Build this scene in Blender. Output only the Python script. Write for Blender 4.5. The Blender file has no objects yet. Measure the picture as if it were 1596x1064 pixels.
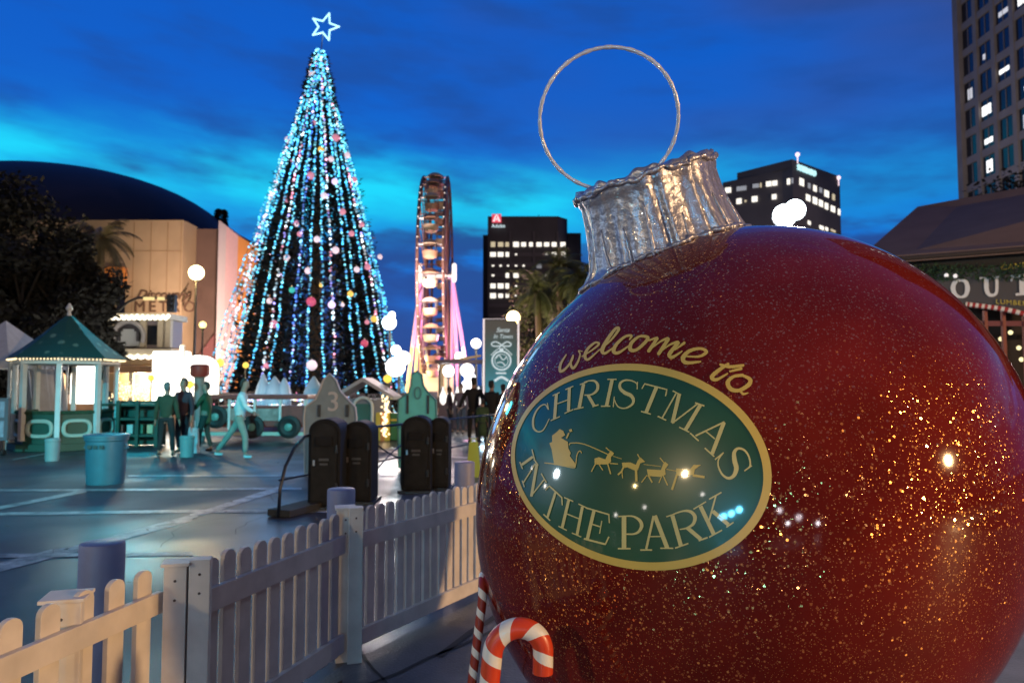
import bpy, bmesh, math, random
from mathutils import Vector, Matrix
random.seed(7)
sc = bpy.context.scene
# ------------------------------------------------------------------ camera
F = 1153.0; HOR = 600.0; CX, CY = 798.0, 532.0; EYE = 1.65
PITCH = math.atan((HOR - CY) / F)
cd = bpy.data.cameras.new('camera'); cam = bpy.data.objects.new('camera', cd); sc.collection.objects.link(cam)
cam.location = (0, 0, EYE); cam.rotation_euler = (math.pi / 2 + PITCH, 0, 0)
cd.sensor_width = 36; cd.lens = 36 * F / 1596; cd.clip_start = .05; cd.clip_end = 6000
cd.dof.use_dof = True; cd.dof.focus_distance = 2.5; cd.dof.aperture_fstop = 3.7
sc.camera = cam
sc.view_settings.view_transform = 'Standard'; sc.view_settings.look = 'None'
sc.view_settings.exposure = 0; sc.view_settings.gamma = 1
sc.cycles.use_denoising = True; sc.cycles.max_bounces = 5
sc.cycles.sample_clamp_indirect = 4
sc.cycles.caustics_reflective = False; sc.cycles.caustics_refractive = False

# ------------------------------------------------------------------ world: dusk sky
world = bpy.data.worlds.new('World'); sc.world = world; world.use_nodes = True
def build_world():
    nt = world.node_tree; N = nt.nodes; L = nt.links; N.clear()
    def nd(t, **k):
        n = N.new(t)
        for a, b in k.items(): setattr(n, a, b)
        return n
    def mth(op, a, b=None, c=None, clamp=False):
        n = nd('ShaderNodeMath', operation=op); n.use_clamp = clamp
        for i, v in enumerate((a, b, c)):
            if v is None: continue
            if isinstance(v, (int, float)): n.inputs[i].default_value = v
            else: L.new(v, n.inputs[i])
        return n.outputs[0]
    def mix(f, a, b):
        n = nd('ShaderNodeMix', data_type='RGBA'); n.clamp_factor = True
        if isinstance(f, (int, float)): n.inputs[0].default_value = f
        else: L.new(f, n.inputs[0])
        for s, v in ((6, a), (7, b)):
            if isinstance(v, tuple): n.inputs[s].default_value = (*v, 1)
            else: L.new(v, n.inputs[s])
        return n.outputs[2]
    def ss(x, a, b):
        n = nd('ShaderNodeMapRange', interpolation_type='SMOOTHSTEP'); L.new(x, n.inputs[0])
        n.inputs[1].default_value = a; n.inputs[2].default_value = b
        return n.outputs[0]
    tc = nd('ShaderNodeTexCoord'); sx = nd('ShaderNodeSeparateXYZ'); L.new(tc.outputs['Generated'], sx.inputs[0])
    X, Y, Z = sx.outputs
    az = mth('ARCTAN2', X, Y); el = mth('ARCSINE', Z)
    cv = nd('ShaderNodeCombineXYZ'); L.new(mth('MULTIPLY', az, 1.0), cv.inputs[0])
    L.new(mth('ADD', mth('MULTIPLY', el, 3.4), mth('MULTIPLY', az, .25)), cv.inputs[1])
    def noise(scale, det, off, rough=.5):
        mp = nd('ShaderNodeMapping'); L.new(cv.outputs[0], mp.inputs[0]); mp.inputs['Location'].default_value = (off, off * 1.7, 0)
        n = nd('ShaderNodeTexNoise'); L.new(mp.outputs[0], n.inputs['Vector']); n.inputs['Scale'].default_value = scale
        n.inputs['Detail'].default_value = det; n.inputs['Roughness'].default_value = rough
        return n.outputs[0]
    n1 = noise(2.6, 5, 3.1); n2 = noise(6.0, 4, 9.3); n3 = noise(1.3, 3, 5.7)
    base = mix(ss(el, .02, .5), (.006, .17, .72), (.004, .105, .57))
    # glowing band low in the sky
    elw = mth('ADD', el, mth('MULTIPLY', mth('SUBTRACT', n2, .5), .07))
    band_c = mth('ADD', .243, mth('MULTIPLY', az, .0))
    dd = mth('DIVIDE', mth('SUBTRACT', elw, band_c), .050)
    band = mth('POWER', 2.718, mth('MULTIPLY', mth('MULTIPLY', dd, dd), -1.0))
    band = mth('MULTIPLY', band, mth('SUBTRACT', 1.0, mth('MULTIPLY', ss(az, .05, .45), .75)))
    band = mth('MULTIPLY', band, mth('ADD', .42, mth('MULTIPLY', ss(n1, .38, .58), .62)), clamp=True)
    c = mix(band, base, (.012, .70, 1.0))
    # second faint streak, lower right
    d2 = mth('DIVIDE', mth('SUBTRACT', elw, .165), .04)
    b2 = mth('MULTIPLY', mth('POWER', 2.718, mth('MULTIPLY', mth('MULTIPLY', d2, d2), -1.0)), mth('MULTIPLY', ss(n1, .42, .62), .75))
    c = mix(b2, c, (.010, .36, .86))
    # cloud banks
    lowc = mth('MULTIPLY', ss(mth('ADD', n2, mth('MULTIPLY', mth('SUBTRACT', .215, el), 2.8)), .50, .66), ss(n1, .28, .46))
    c = mix(mth('MULTIPLY', lowc, .86), c, (.017, .060, .26))
    hic = mth('MULTIPLY', ss(mth('ADD', n3, mth('ADD', mth('MULTIPLY', az, .34), mth('MULTIPLY', el, .15))), .50, .82), ss(el, .22, .42))
    c = mix(mth('MULTIPLY', hic, .85), c, (.040, .062, .20))
    wisp = mth('MULTIPLY', ss(mth('ADD', mth('MULTIPLY', n2, .6), mth('MULTIPLY', n1, .4)), .44, .66), .62)
    c = mix(wisp, c, (.013, .066, .29))
    # unseen sky behind, made dull purple to dim the blue fill; overhead darkened
    back = ss(mth('MULTIPLY', Y, -1.0), -.45, .25)
    c = mix(back, c, (.044, .036, .056))
    c = mix(mth('MULTIPLY', ss(Z, .5, .8), .7), c, (.012, .05, .20))
    sky = nd('ShaderNodeTexSky', sky_type='NISHITA'); sky.sun_disc = False
    sky.sun_elevation = math.radians(-4); sky.sun_rotation = math.radians(-25)
    b1 = nd('ShaderNodeBackground'); L.new(c, b1.inputs[0]); b1.inputs[1].default_value = 1.0
    bb = nd('ShaderNodeBackground'); L.new(sky.outputs[0], bb.inputs[0]); bb.inputs[1].default_value = .05
    ad = nd('ShaderNodeAddShader'); L.new(b1.outputs[0], ad.inputs[0]); L.new(bb.outputs[0], ad.inputs[1])
    o = nd('ShaderNodeOutputWorld'); L.new(ad.outputs[0], o.inputs[0])
build_world()

# ------------------------------------------------------------------ projection helpers (only to read sizes and places off the photo)
cR = Vector((1, 0, 0)); cU = Vector((0, -math.sin(PITCH), math.cos(PITCH))); cF = Vector((0, math.cos(PITCH), math.sin(PITCH)))
O = Vector((0, 0, EYE))
def ray(px, py): return (cF + cR * ((px - CX) / F) - cU * ((py - CY) / F))
def W(px, py, y):
    d = ray(px, py); return O + d * (y / d.y)
def G(px, py, z=0.0):
    d = ray(px, py); return O + d * ((z - EYE) / d.z)
def plane_hit(px, py, P, n):
    d = ray(px, py); return O + d * ((Vector(P) - O).dot(n) / d.dot(n))

# ornament ball: slightly out-of-round sphere
BC = Vector((.9606, 3.29, 1.186)); BR = 1.188; BS = .910; BA = .6224
BE = (cR * math.cos(BA) - cU * math.sin(BA)).normalized()
def sq(v): return v + BE * ((1 / BS - 1) * v.dot(BE))
def usq(v): return v + BE * ((BS - 1) * v.dot(BE))
def ball_hit(px, py, lift=0.0):
    d = ray(px, py); o = sq(O - BC); dd = sq(d)
    a = dd.dot(dd); b = o.dot(dd); c = o.dot(o) - BR * BR; q = b * b - a * c
    t = (-b - math.sqrt(max(q, 0))) / a
    P = O + d * t; N = sq(sq(P - BC)).normalized()
    return P + N * lift, N, d
def refl(px, py):
    P, N, d = ball_hit(px, py); d = d.normalized(); return P, (d - N * (2 * d.dot(N))).normalized()

# ------------------------------------------------------------------ lamps
def lamp(name, loc, col, power, radius=.1):
    l = bpy.data.lights.new(name, 'POINT'); l.color = col; l.energy = power; l.shadow_soft_size = radius
    o = bpy.data.objects.new(name, l); sc.collection.objects.link(o); o.location = loc; return o
def spot(name, loc, aim, col, power, ang, blend=.5, radius=.15):
    l = bpy.data.lights.new(name, 'SPOT'); l.color = col; l.energy = power; l.shadow_soft_size = radius
    l.spot_size = math.radians(ang); l.spot_blend = blend
    o = bpy.data.objects.new(name, l); sc.collection.objects.link(o); o.location = loc
    o.rotation_euler = (Vector(aim) - Vector(loc)).to_track_quat('-Z', 'Y').to_euler(); return o
P_, R_ = refl(1478, 717)
KEY = P_ + R_ * 20
lamp('sodium_key_lamp', KEY, (1, .60, .27), 15000, .42)
P_, R_ = refl(1068, 738)
lamp('warm_street_lamp', P_ + R_ * 16, (1, .74, .42), 1900, .27)
P_, R_ = refl(990, 757)
lamp('small_amber_lamp', P_ + R_ * 18, (1, .70, .28), 260, .16)
P_, R_ = refl(1140, 800)
for k, (a, b) in enumerate(((0, 0), (.8, .35), (-.8, -.25))):
    lamp('cyan_stage_lamp', P_ + R_ * 15 + Vector((a, 0, b)), (.12, .62, 1), 420, .30)
P_, R_ = refl(868, 738)
lamp('cool_flood_lamp', P_ + R_ * 12, (.75, .92, 1), 420, .30)
for px, py, s in ((1215, 795, .30), (1245, 806, .36), (1275, 815, .22), (1228, 815, .2)):
    P_, R_ = refl(px, py)
    lamp('booth_lamp', P_ + R_ * 17, (1, .88, .95), 130, s)
for px, py, s in ((1005, 790, .22), (850, 757, .2), (960, 802, .2), (830, 730, .18), (1095, 770, .2)):
    P_, R_ = refl(px, py)
    lamp('booth_lamp', P_ + R_ * 18, (1, .92, .85), 45, s)
P_, R_ = refl(797, 720)
# stage wash over the plaza
spot('cyan_stage_wash', (-7.5, -18, 11), (-8.4, 14.5, .0), (.02, .66, .80), 60000, 17, .8)
spot('blue_stage_wash', (4.5, 16, 7.5), (-4.0, 12.5, 0), (.06, .28, 1.0), 2200, 60, .7)
spot('cyan_sheen_fill', (-13.5, 27, 6.5), (-7.2, 13.0, 0), (.03, .62, .78), 1000, 46, .9, .6)  # added spot without a fixture, gives the ground its teal sheen
spot('cyan_side_wash', (2.5, 19, 6.0), (-7.0, 17, .9), (.05, .95, 1.0), 700, 34, .6)

# ------------------------------------------------------------------ materials
_m = {}
def mat(name, col, rough=.6, metal=0, var=0.0, vscale=6, bump=0.0, bscale=40, coat=0, spec=.5):
    if name in _m: return _m[name]
    m = bpy.data.materials.new(name); m.use_nodes = True; nt = m.node_tree; p = nt.nodes['Principled BSDF']
    p.inputs['Base Color'].default_value = (*col, 1); p.inputs['Roughness'].default_value = rough
    p.inputs['Metallic'].default_value = metal; p.inputs['Coat Weight'].default_value = coat
    p.inputs['Specular IOR Level'].default_value = spec
    if var or bump:
        tc = nt.nodes.new('ShaderNodeTexCoord')
    if var:
        n = nt.nodes.new('ShaderNodeTexNoise'); n.inputs['Scale'].default_value = vscale; n.inputs['Detail'].default_value = 6
        nt.links.new(tc.outputs['Object'], n.inputs['Vector'])
        r = nt.nodes.new('ShaderNodeValToRGB'); r.color_ramp.elements[0].position = .3; r.color_ramp.elements[1].position = .7
        r.color_ramp.elements[0].color = (*[c * (1 - var) for c in col], 1)
        r.color_ramp.elements[1].color = (*[min(1, c * (1 + var)) for c in col], 1)
        nt.links.new(n.outputs[0], r.inputs[0]); nt.links.new(r.outputs[0], p.inputs['Base Color'])
    if bump:
        n = nt.nodes.new('ShaderNodeTexNoise'); n.inputs['Scale'].default_value = bscale; n.inputs['Detail'].default_value = 4
        nt.links.new(tc.outputs['Object'], n.inputs['Vector'])
        b = nt.nodes.new('ShaderNodeBump'); b.inputs['Strength'].default_value = bump; b.inputs['Distance'].default_value = .02
        nt.links.new(n.outputs[0], b.inputs['Height']); nt.links.new(b.outputs[0], p.inputs['Normal'])
    _m[name] = m; return m
def glow(name, col, strength, mis=False):
    if name in _m: return _m[name]
    m = bpy.data.materials.new(name); m.use_nodes = True; p = m.node_tree.nodes['Principled BSDF']
    p.inputs['Base Color'].default_value = (*[c * .5 for c in col], 1)
    p.inputs['Emission Color'].default_value = (*col, 1); p.inputs['Emission Strength'].default_value = strength
    m.cycles.emission_sampling = 'AUTO' if mis else 'NONE'
    _m[name] = m; return m
def glow_attr(name, strength):
    if name in _m: return _m[name]
    m = bpy.data.materials.new(name); m.use_nodes = True; nt = m.node_tree; p = nt.nodes['Principled BSDF']
    a = nt.nodes.new('ShaderNodeAttribute'); a.attribute_name = 'bulb'
    nt.links.new(a.outputs['Color'], p.inputs['Emission Color']); p.inputs['Emission Strength'].default_value = strength
    p.inputs['Base Color'].default_value = (.1, .1, .1, 1)
    m.cycles.emission_sampling = 'NONE'
    _m[name] = m; return m

# ------------------------------------------------------------------ mesh helpers
_off = {}
class MB:
    def __init__(s): s.bm = bmesh.new()
    def face(s, pts):
        try: return s.bm.faces.new([s.bm.verts.new(p) for p in pts])
        except ValueError: return None
    def box(s, c, size, rz=0, tilt=None):
        c = Vector(c); M = Matrix.Rotation(rz, 3, 'Z')
        if tilt is not None: M = M @ tilt
        v = [s.bm.verts.new(c + M @ Vector((sx * size[0] / 2, sy * size[1] / 2, sz * size[2] / 2))) for sz in (-1, 1) for sy in (-1, 1) for sx in (-1, 1)]
        for f in ((0, 2, 3, 1), (4, 5, 7, 6), (0, 1, 5, 4), (2, 6, 7, 3), (0, 4, 6, 2), (1, 3, 7, 5)): s.bm.faces.new([v[i] for i in f])
        return s
    def hexa(s, a, b):  # two quads
        A = [s.bm.verts.new(p) for p in a]; B = [s.bm.verts.new(p) for p in b]; n = len(A)
        s.bm.faces.new(A[::-1]); s.bm.faces.new(B)
        for i in range(n): s.bm.faces.new([A[i], A[(i + 1) % n], B[(i + 1) % n], B[i]])
        return s
    def prism(s, pts, d):   # polygon extruded by vector d
        d = Vector(d); return s.hexa([Vector(p) for p in pts], [Vector(p) + d for p in pts])
    def tube(s, pts, r, n=8, closed=False, caps=True):
        pts = [Vector(p) for p in pts]; k = len(pts); rings = []; up = None
        for i, p in enumerate(pts):
            a = pts[(i - 1) % k] if (closed or i) else p; b = pts[(i + 1) % k] if (closed or i < k - 1) else p
            t = (b - a).normalized()
            if up is None: up = t.orthogonal().normalized()
            up = (up - t * up.dot(t)).normalized(); sd = t.cross(up)
            rr = r[i] if isinstance(r, (list, tuple)) else r
            rings.append([s.bm.verts.new(p + (up * math.cos(2 * math.pi * j / n) + sd * math.sin(2 * math.pi * j / n)) * rr) for j in range(n)])
        for i in range(k if closed else k - 1):
            A, B = rings[i], rings[(i + 1) % k]; sh = 0
            if closed and i == k - 1:
                sh = min(range(n), key=lambda q: (A[0].co - B[q].co).length)
            for j in range(n):
                try: s.bm.faces.new([A[j], A[(j + 1) % n], B[(j + 1 + sh) % n], B[(j + sh) % n]])
                except ValueError: pass
        if caps and not closed:
            s.bm.faces.new(rings[0][::-1]); s.bm.faces.new(rings[-1])
        return s
    def lathe(s, prof, c, n=24, cap=True, ax=None):
        c = Vector(c); q = Matrix.Identity(3) if ax is None else Vector(ax).to_track_quat('Z', 'Y').to_matrix()
        rings = [[s.bm.verts.new(c + q @ Vector((r * math.cos(2 * math.pi * j / n), r * math.sin(2 * math.pi * j / n), z))) for j in range(n)] for r, z in prof]
        for A, B in zip(rings, rings[1:]):
            for j in range(n): s.bm.faces.new([A[j], A[(j + 1) % n], B[(j + 1) % n], B[j]])
        if cap: s.bm.faces.new(rings[0][::-1]); s.bm.faces.new(rings[-1])
        return s
    def ball(s, c, r, seg=12, sc3=(1, 1, 1)):
        bmesh.ops.create_uvsphere(s.bm, u_segments=seg, v_segments=max(6, seg // 2 + 1), radius=r,
                                  matrix=Matrix.Translation(Vector(c)) @ Matrix.Diagonal((*sc3, 1)))
        return s
    def octa(s, c, r):
        c = Vector(c); v = [s.bm.verts.new(c + Vector(d) * r) for d in ((1, 0, 0), (0, 1, 0), (-1, 0, 0), (0, -1, 0), (0, 0, 1), (0, 0, -1))]
        return [s.bm.faces.new(f) for i in range(4) for f in ((v[i], v[(i + 1) % 4], v[4]), (v[(i + 1) % 4], v[i], v[5]))]
    def build(s, name, m, parent=None, smooth=False, loc=None, bevel=0, recalc=True):
        if recalc: bmesh.ops.recalc_face_normals(s.bm, faces=s.bm.faces[:])
        if bevel:
            bmesh.ops.bevel(s.bm, geom=[e for e in s.bm.edges if e.is_manifold and e.calc_face_angle(0) > .6], offset=bevel, segments=2, affect='EDGES', profile=.6)
        off = Vector((0, 0, 0))
        if parent is not None: off = _off[parent.name]
        elif loc is not None: off = Vector(loc)
        bmesh.ops.translate(s.bm, verts=s.bm.verts[:], vec=-off)
        me = bpy.data.meshes.new(name); s.bm.to_mesh(me); s.bm.free()
        if smooth:
            me.shade_smooth() if smooth is True else me.set_sharp_from_angle(angle=smooth)
        me.materials.append(m)
        o = bpy.data.objects.new(name, me); sc.collection.objects.link(o)
        if parent is not None: o.parent = parent
        else: o.location = off
        _off[o.name] = off
        return o
def tag(o, label=None, cat=None, group=None, kind=None):
    if label: o['label'] = label
    if cat: o['category'] = cat
    if group: o['group'] = group
    if kind: o['kind'] = kind
    return o
def thing(name, label, cat, loc=(0, 0, 0), group=None):
    o = bpy.data.objects.new(name, None); sc.collection.objects.link(o); o.location = loc; o.empty_display_size = .2
    _off[o.name] = Vector(loc); return tag(o, label, cat, group)
def copy_tree(o, parent=None):
    c = o.copy(); sc.collection.objects.link(c); c.parent = parent
    for ch in list(o.children): copy_tree(ch, c)
    return c
def kids(o): return [x for x in sc.objects if x.parent == o]
def text_obj(txt, m, name, parent, org, right, up, size, shear=0, depth=.01, align='LEFT', spacing=1.0):
    cu = bpy.data.curves.new('t', 'FONT'); cu.body = txt; cu.size = 1; cu.shear = shear; cu.extrude = .02; cu.align_x = align; cu.space_character = spacing
    t = bpy.data.objects.new('t', cu); sc.collection.objects.link(t)
    dg = bpy.context.evaluated_depsgraph_get(); me = bpy.data.meshes.new_from_object(t.evaluated_get(dg))
    bpy.data.objects.remove(t)
    R, U = Vector(right).normalized(), Vector(up).normalized(); Nn = R.cross(U); off = _off[parent.name]
    for v in me.vertices:
        v.co = Vector(org) + R * v.co.x * size + U * v.co.y * size + Nn * (v.co.z * depth / .02) - off
    me.materials.clear(); me.materials.append(m); me.name = name
    o = bpy.data.objects.new(name, me); sc.collection.objects.link(o); o.parent = parent; _off[o.name] = off
    return o

# ribbons: brush strokes laid on any surface through mapf(px, py, lift)
def smooth_pts(pts, ws, sub=6):
    if len(pts) < 3: sub = 3
    out = []; n = len(pts)
    for i in range(n - 1):
        p0, p1, p2, p3 = pts[max(i - 1, 0)], pts[i], pts[i + 1], pts[min(i + 2, n - 1)]
        for k in range(sub):
            t = k / sub; q = []
            for a in (0, 1):
                q.append(.5 * (2 * p1[a] + (p2[a] - p0[a]) * t + (2 * p0[a] - 5 * p1[a] + 4 * p2[a] - p3[a]) * t * t + (3 * p1[a] - p0[a] - 3 * p2[a] + p3[a]) * t ** 3))
            out.append((q[0], q[1], ws[i] * (1 - t) + ws[i + 1] * t))
    out.append((*pts[-1], ws[-1])); return out
def ribbon(mb, pts, w, mapf, lift, curve=False, roundend=False):
    ws = list(w) if isinstance(w, (list, tuple)) else [w] * len(pts)
    if len(ws) < len(pts): ws += [ws[-1]] * (len(pts) - len(ws))
    if curve: P = smooth_pts(pts, ws)
    else:
        P = []
        for i in range(len(pts) - 1):
            for k in range(3):
                t = k / 3; P.append((pts[i][0] * (1 - t) + pts[i + 1][0] * t, pts[i][1] * (1 - t) + pts[i + 1][1] * t, ws[i] * (1 - t) + ws[i + 1] * t))
        P.append((*pts[-1], ws[-1]))
    L_, R2 = [], []
    for i, (x, y, ww) in enumerate(P):
        a = P[max(i - 1, 0)]; b = P[min(i + 1, len(P) - 1)]
        dx, dy = b[0] - a[0], b[1] - a[1]; l = math.hypot(dx, dy) or 1
        nx, ny = -dy / l * ww / 2, dx / l * ww / 2
        L_.append(mb.bm.verts.new(mapf(x + nx, y + ny, lift))); R2.append(mb.bm.verts.new(mapf(x - nx, y - ny, lift)))
    for i in range(len(P) - 1): mb.bm.faces.new([L_[i], L_[i + 1], R2[i + 1], R2[i]])
    if roundend:
        for (x, y, ww) in (P[0], P[-1]):
            mb.face([mapf(x + math.cos(a) * ww / 2, y + math.sin(a) * ww / 2, lift + .0002) for a in [2 * math.pi * k / 10 for k in range(10)]])
# ================================================================== GROUND
def ground_mat():
    m = bpy.data.materials.new('wet_asphalt'); m.use_nodes = True; nt = m.node_tree; N = nt.nodes; L = nt.links; p = N['Principled BSDF']
    tc = N.new('ShaderNodeTexCoord')
    def noise(sc_, det=5, rough=.55):
        n = N.new('ShaderNodeTexNoise'); n.inputs['Scale'].default_value = sc_; n.inputs['Detail'].default_value = det; n.inputs['Roughness'].default_value = rough
        L.new(tc.outputs['Object'], n.inputs['Vector']); return n.outputs[0]
    def ramp(x, a, b, c0, c1):
        r = N.new('ShaderNodeValToRGB'); r.color_ramp.elements[0].position = a; r.color_ramp.elements[1].position = b
        r.color_ramp.elements[0].color = (*c0, 1); r.color_ramp.elements[1].color = (*c1, 1); L.new(x, r.inputs[0]); return r.outputs[0]
    big = noise(.8, 7, .68); fine = noise(160, 3)
    mx = N.new('ShaderNodeMix'); mx.data_type = 'RGBA'; mx.blend_type = 'MULTIPLY'; mx.inputs[0].default_value = 1
    L.new(ramp(big, .3, .7, (.030, .031, .037), (.075, .072, .080)), mx.inputs[6]); L.new(ramp(fine, .25, .75, (.55, .55, .55), (1.3, 1.3, 1.3)), mx.inputs[7])
    L.new(mx.outputs[2], p.inputs['Base Color'])
    L.new(ramp(noise(.22, 3), .42, .62, (.32,) * 3, (.66,) * 3), p.inputs['Roughness'])
    b = N.new('ShaderNodeBump'); b.inputs['Strength'].default_value = .35; b.inputs['Distance'].default_value = .006
    L.new(noise(90, 3), b.inputs['Height']); L.new(b.outputs[0], p.inputs['Normal'])
    return m
mb = MB(); mb.face([(-1500, -300, 0), (1500, -300, 0), (1500, 3000, 0), (-1500, 3000, 0)])
tag(mb.build('ground', ground_mat()), kind='structure')
# concrete walk on the camera's side of the fence
FP = [(-1.70, 1.9), (-1.39, 3.23), (-1.0, 4.47), (-.27, 5.78), (.35, 6.9)]
conc = mat('walk_concrete', (.15, .145, .155), .55, var=.28, vscale=2.2, bump=.3, bscale=60)
mb = MB(); mb.face([(-2.0, -3, .004)] + [(x, y, .004) for x, y in FP] + [(6, 9, .004), (9, 9, .004), (9, -3, .004)])
tag(mb.build('pavement', conc), kind='structure')
jm = mat('dark_line', (.035, .033, .035), .7)  # dark colour of the strips across the walk and the cracks
mb = MB()
for (a, b, w) in (((-.98, 3.9), (1.0, 6.6), .03), ((-1.3, 2.7), (1.4, 5.6), .022), ((-1.1, 5.0), (-.2, 3.2), .018), ((-.45, 4.6), (.7, 7.4), .05)):
    A, B = Vector((*a, 0)), Vector((*b, 0)); n = (B - A).cross(Vector((0, 0, 1))).normalized() * w / 2; pts = []
    for k in range(13):
        c = A.lerp(B, k / 12) + n.normalized() * random.uniform(-.02, .02); pts.append(c)
    for k in range(12):
        z = Vector((0, 0, .008)); mb.face([pts[k] - n + z, pts[k + 1] - n + z, pts[k + 1] + n + z, pts[k] + n + z])
tag(mb.build('pavement_strip', jm), kind='structure')
# painted lines (worn) on the plaza
def line_mat():
    m = bpy.data.materials.new('road_paint'); m.use_nodes = True; nt = m.node_tree; N = nt.nodes; L = nt.links; p = N['Principled BSDF']
    tc = N.new('ShaderNodeTexCoord'); n = N.new('ShaderNodeTexNoise'); n.inputs['Scale'].default_value = 5; n.inputs['Detail'].default_value = 8; n.inputs['Roughness'].default_value = .7
    L.new(tc.outputs['Object'], n.inputs['Vector']); r = N.new('ShaderNodeValToRGB'); r.color_ramp.elements[0].position = .38; r.color_ramp.elements[1].position = .62
    r.color_ramp.elements[0].color = (.09, .09, .09, 1); r.color_ramp.elements[1].color = (.45, .44, .42, 1)
    L.new(n.outputs[0], r.inputs[0]); L.new(r.outputs[0], p.inputs['Base Color']); p.inputs['Roughness'].default_value = .45; return m
lm = line_mat()
mb = MB(); lines = [((-60, 899), (82, 862), 14), ((84, 861), (168, 845), 10), ((140, 849), (300, 806), 10), ((296, 805), (436, 761), 8),
    ((-40, 801), (300, 796), 4.5), ((300, 796), (560, 796), 4.5), ((-40, 866), (300, 862), 6), ((-30, 797), (135, 764), 5), ((-20, 764), (470, 761), 3.2), ((200, 741), (760, 741), 2.2), ((560, 700), (760, 716), 2.5), ((20, 716), (110, 700), 2)]
for i, (a, b, w) in enumerate(lines):
    mb.face([G(a[0], a[1] - w / 2, .004 + i * .0004), G(b[0], b[1] - w / 2, .004 + i * .0004), G(b[0], b[1] + w / 2, .004 + i * .0004), G(a[0], a[1] + w / 2, .004 + i * .0004)])
tag(mb.build('road_marking', lm), kind='structure')

rg0 = random.Random(40)
mb = MB()
for k in range(6):   # hairline cracks
    p = Vector((rg0.uniform(-9, -.8), rg0.uniform(6.5, 17), .0062)); a = rg0.uniform(0, 6.28); w = .008
    for j in range(rg0.randint(6, 16)):
        q2 = p + Vector((math.cos(a), math.sin(a), 0)) * rg0.uniform(.15, .4); n = Vector((-math.sin(a), math.cos(a), 0)) * w / 2; mb.face([p - n, q2 - n, q2 + n, p + n]); p = q2; a += rg0.uniform(-.7, .7)
tag(mb.build('ground_crack', jm), kind='structure')
mb = MB()
for k in range(260):
    p = Vector((rg0.uniform(-9, 1.0), rg0.uniform(3.2, 17), .012)); a = rg0.uniform(0, 6.28); s = rg0.uniform(.012, .035); u = Vector((math.cos(a), math.sin(a), rg0.uniform(-.2, .3))) * s; v = Vector((-math.sin(a), math.cos(a), rg0.uniform(-.1, .2))) * s * .5
    mb.face([p - u, p - v, p + u, p + v])
tag(mb.build('leaf_litter', mat('dry_leaf', (.10, .07, .04), .8, var=.5, vscale=3), recalc=False), 'small dry leaves and scraps scattered over the plaza and walk', 'leaf litter', kind='stuff')
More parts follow.
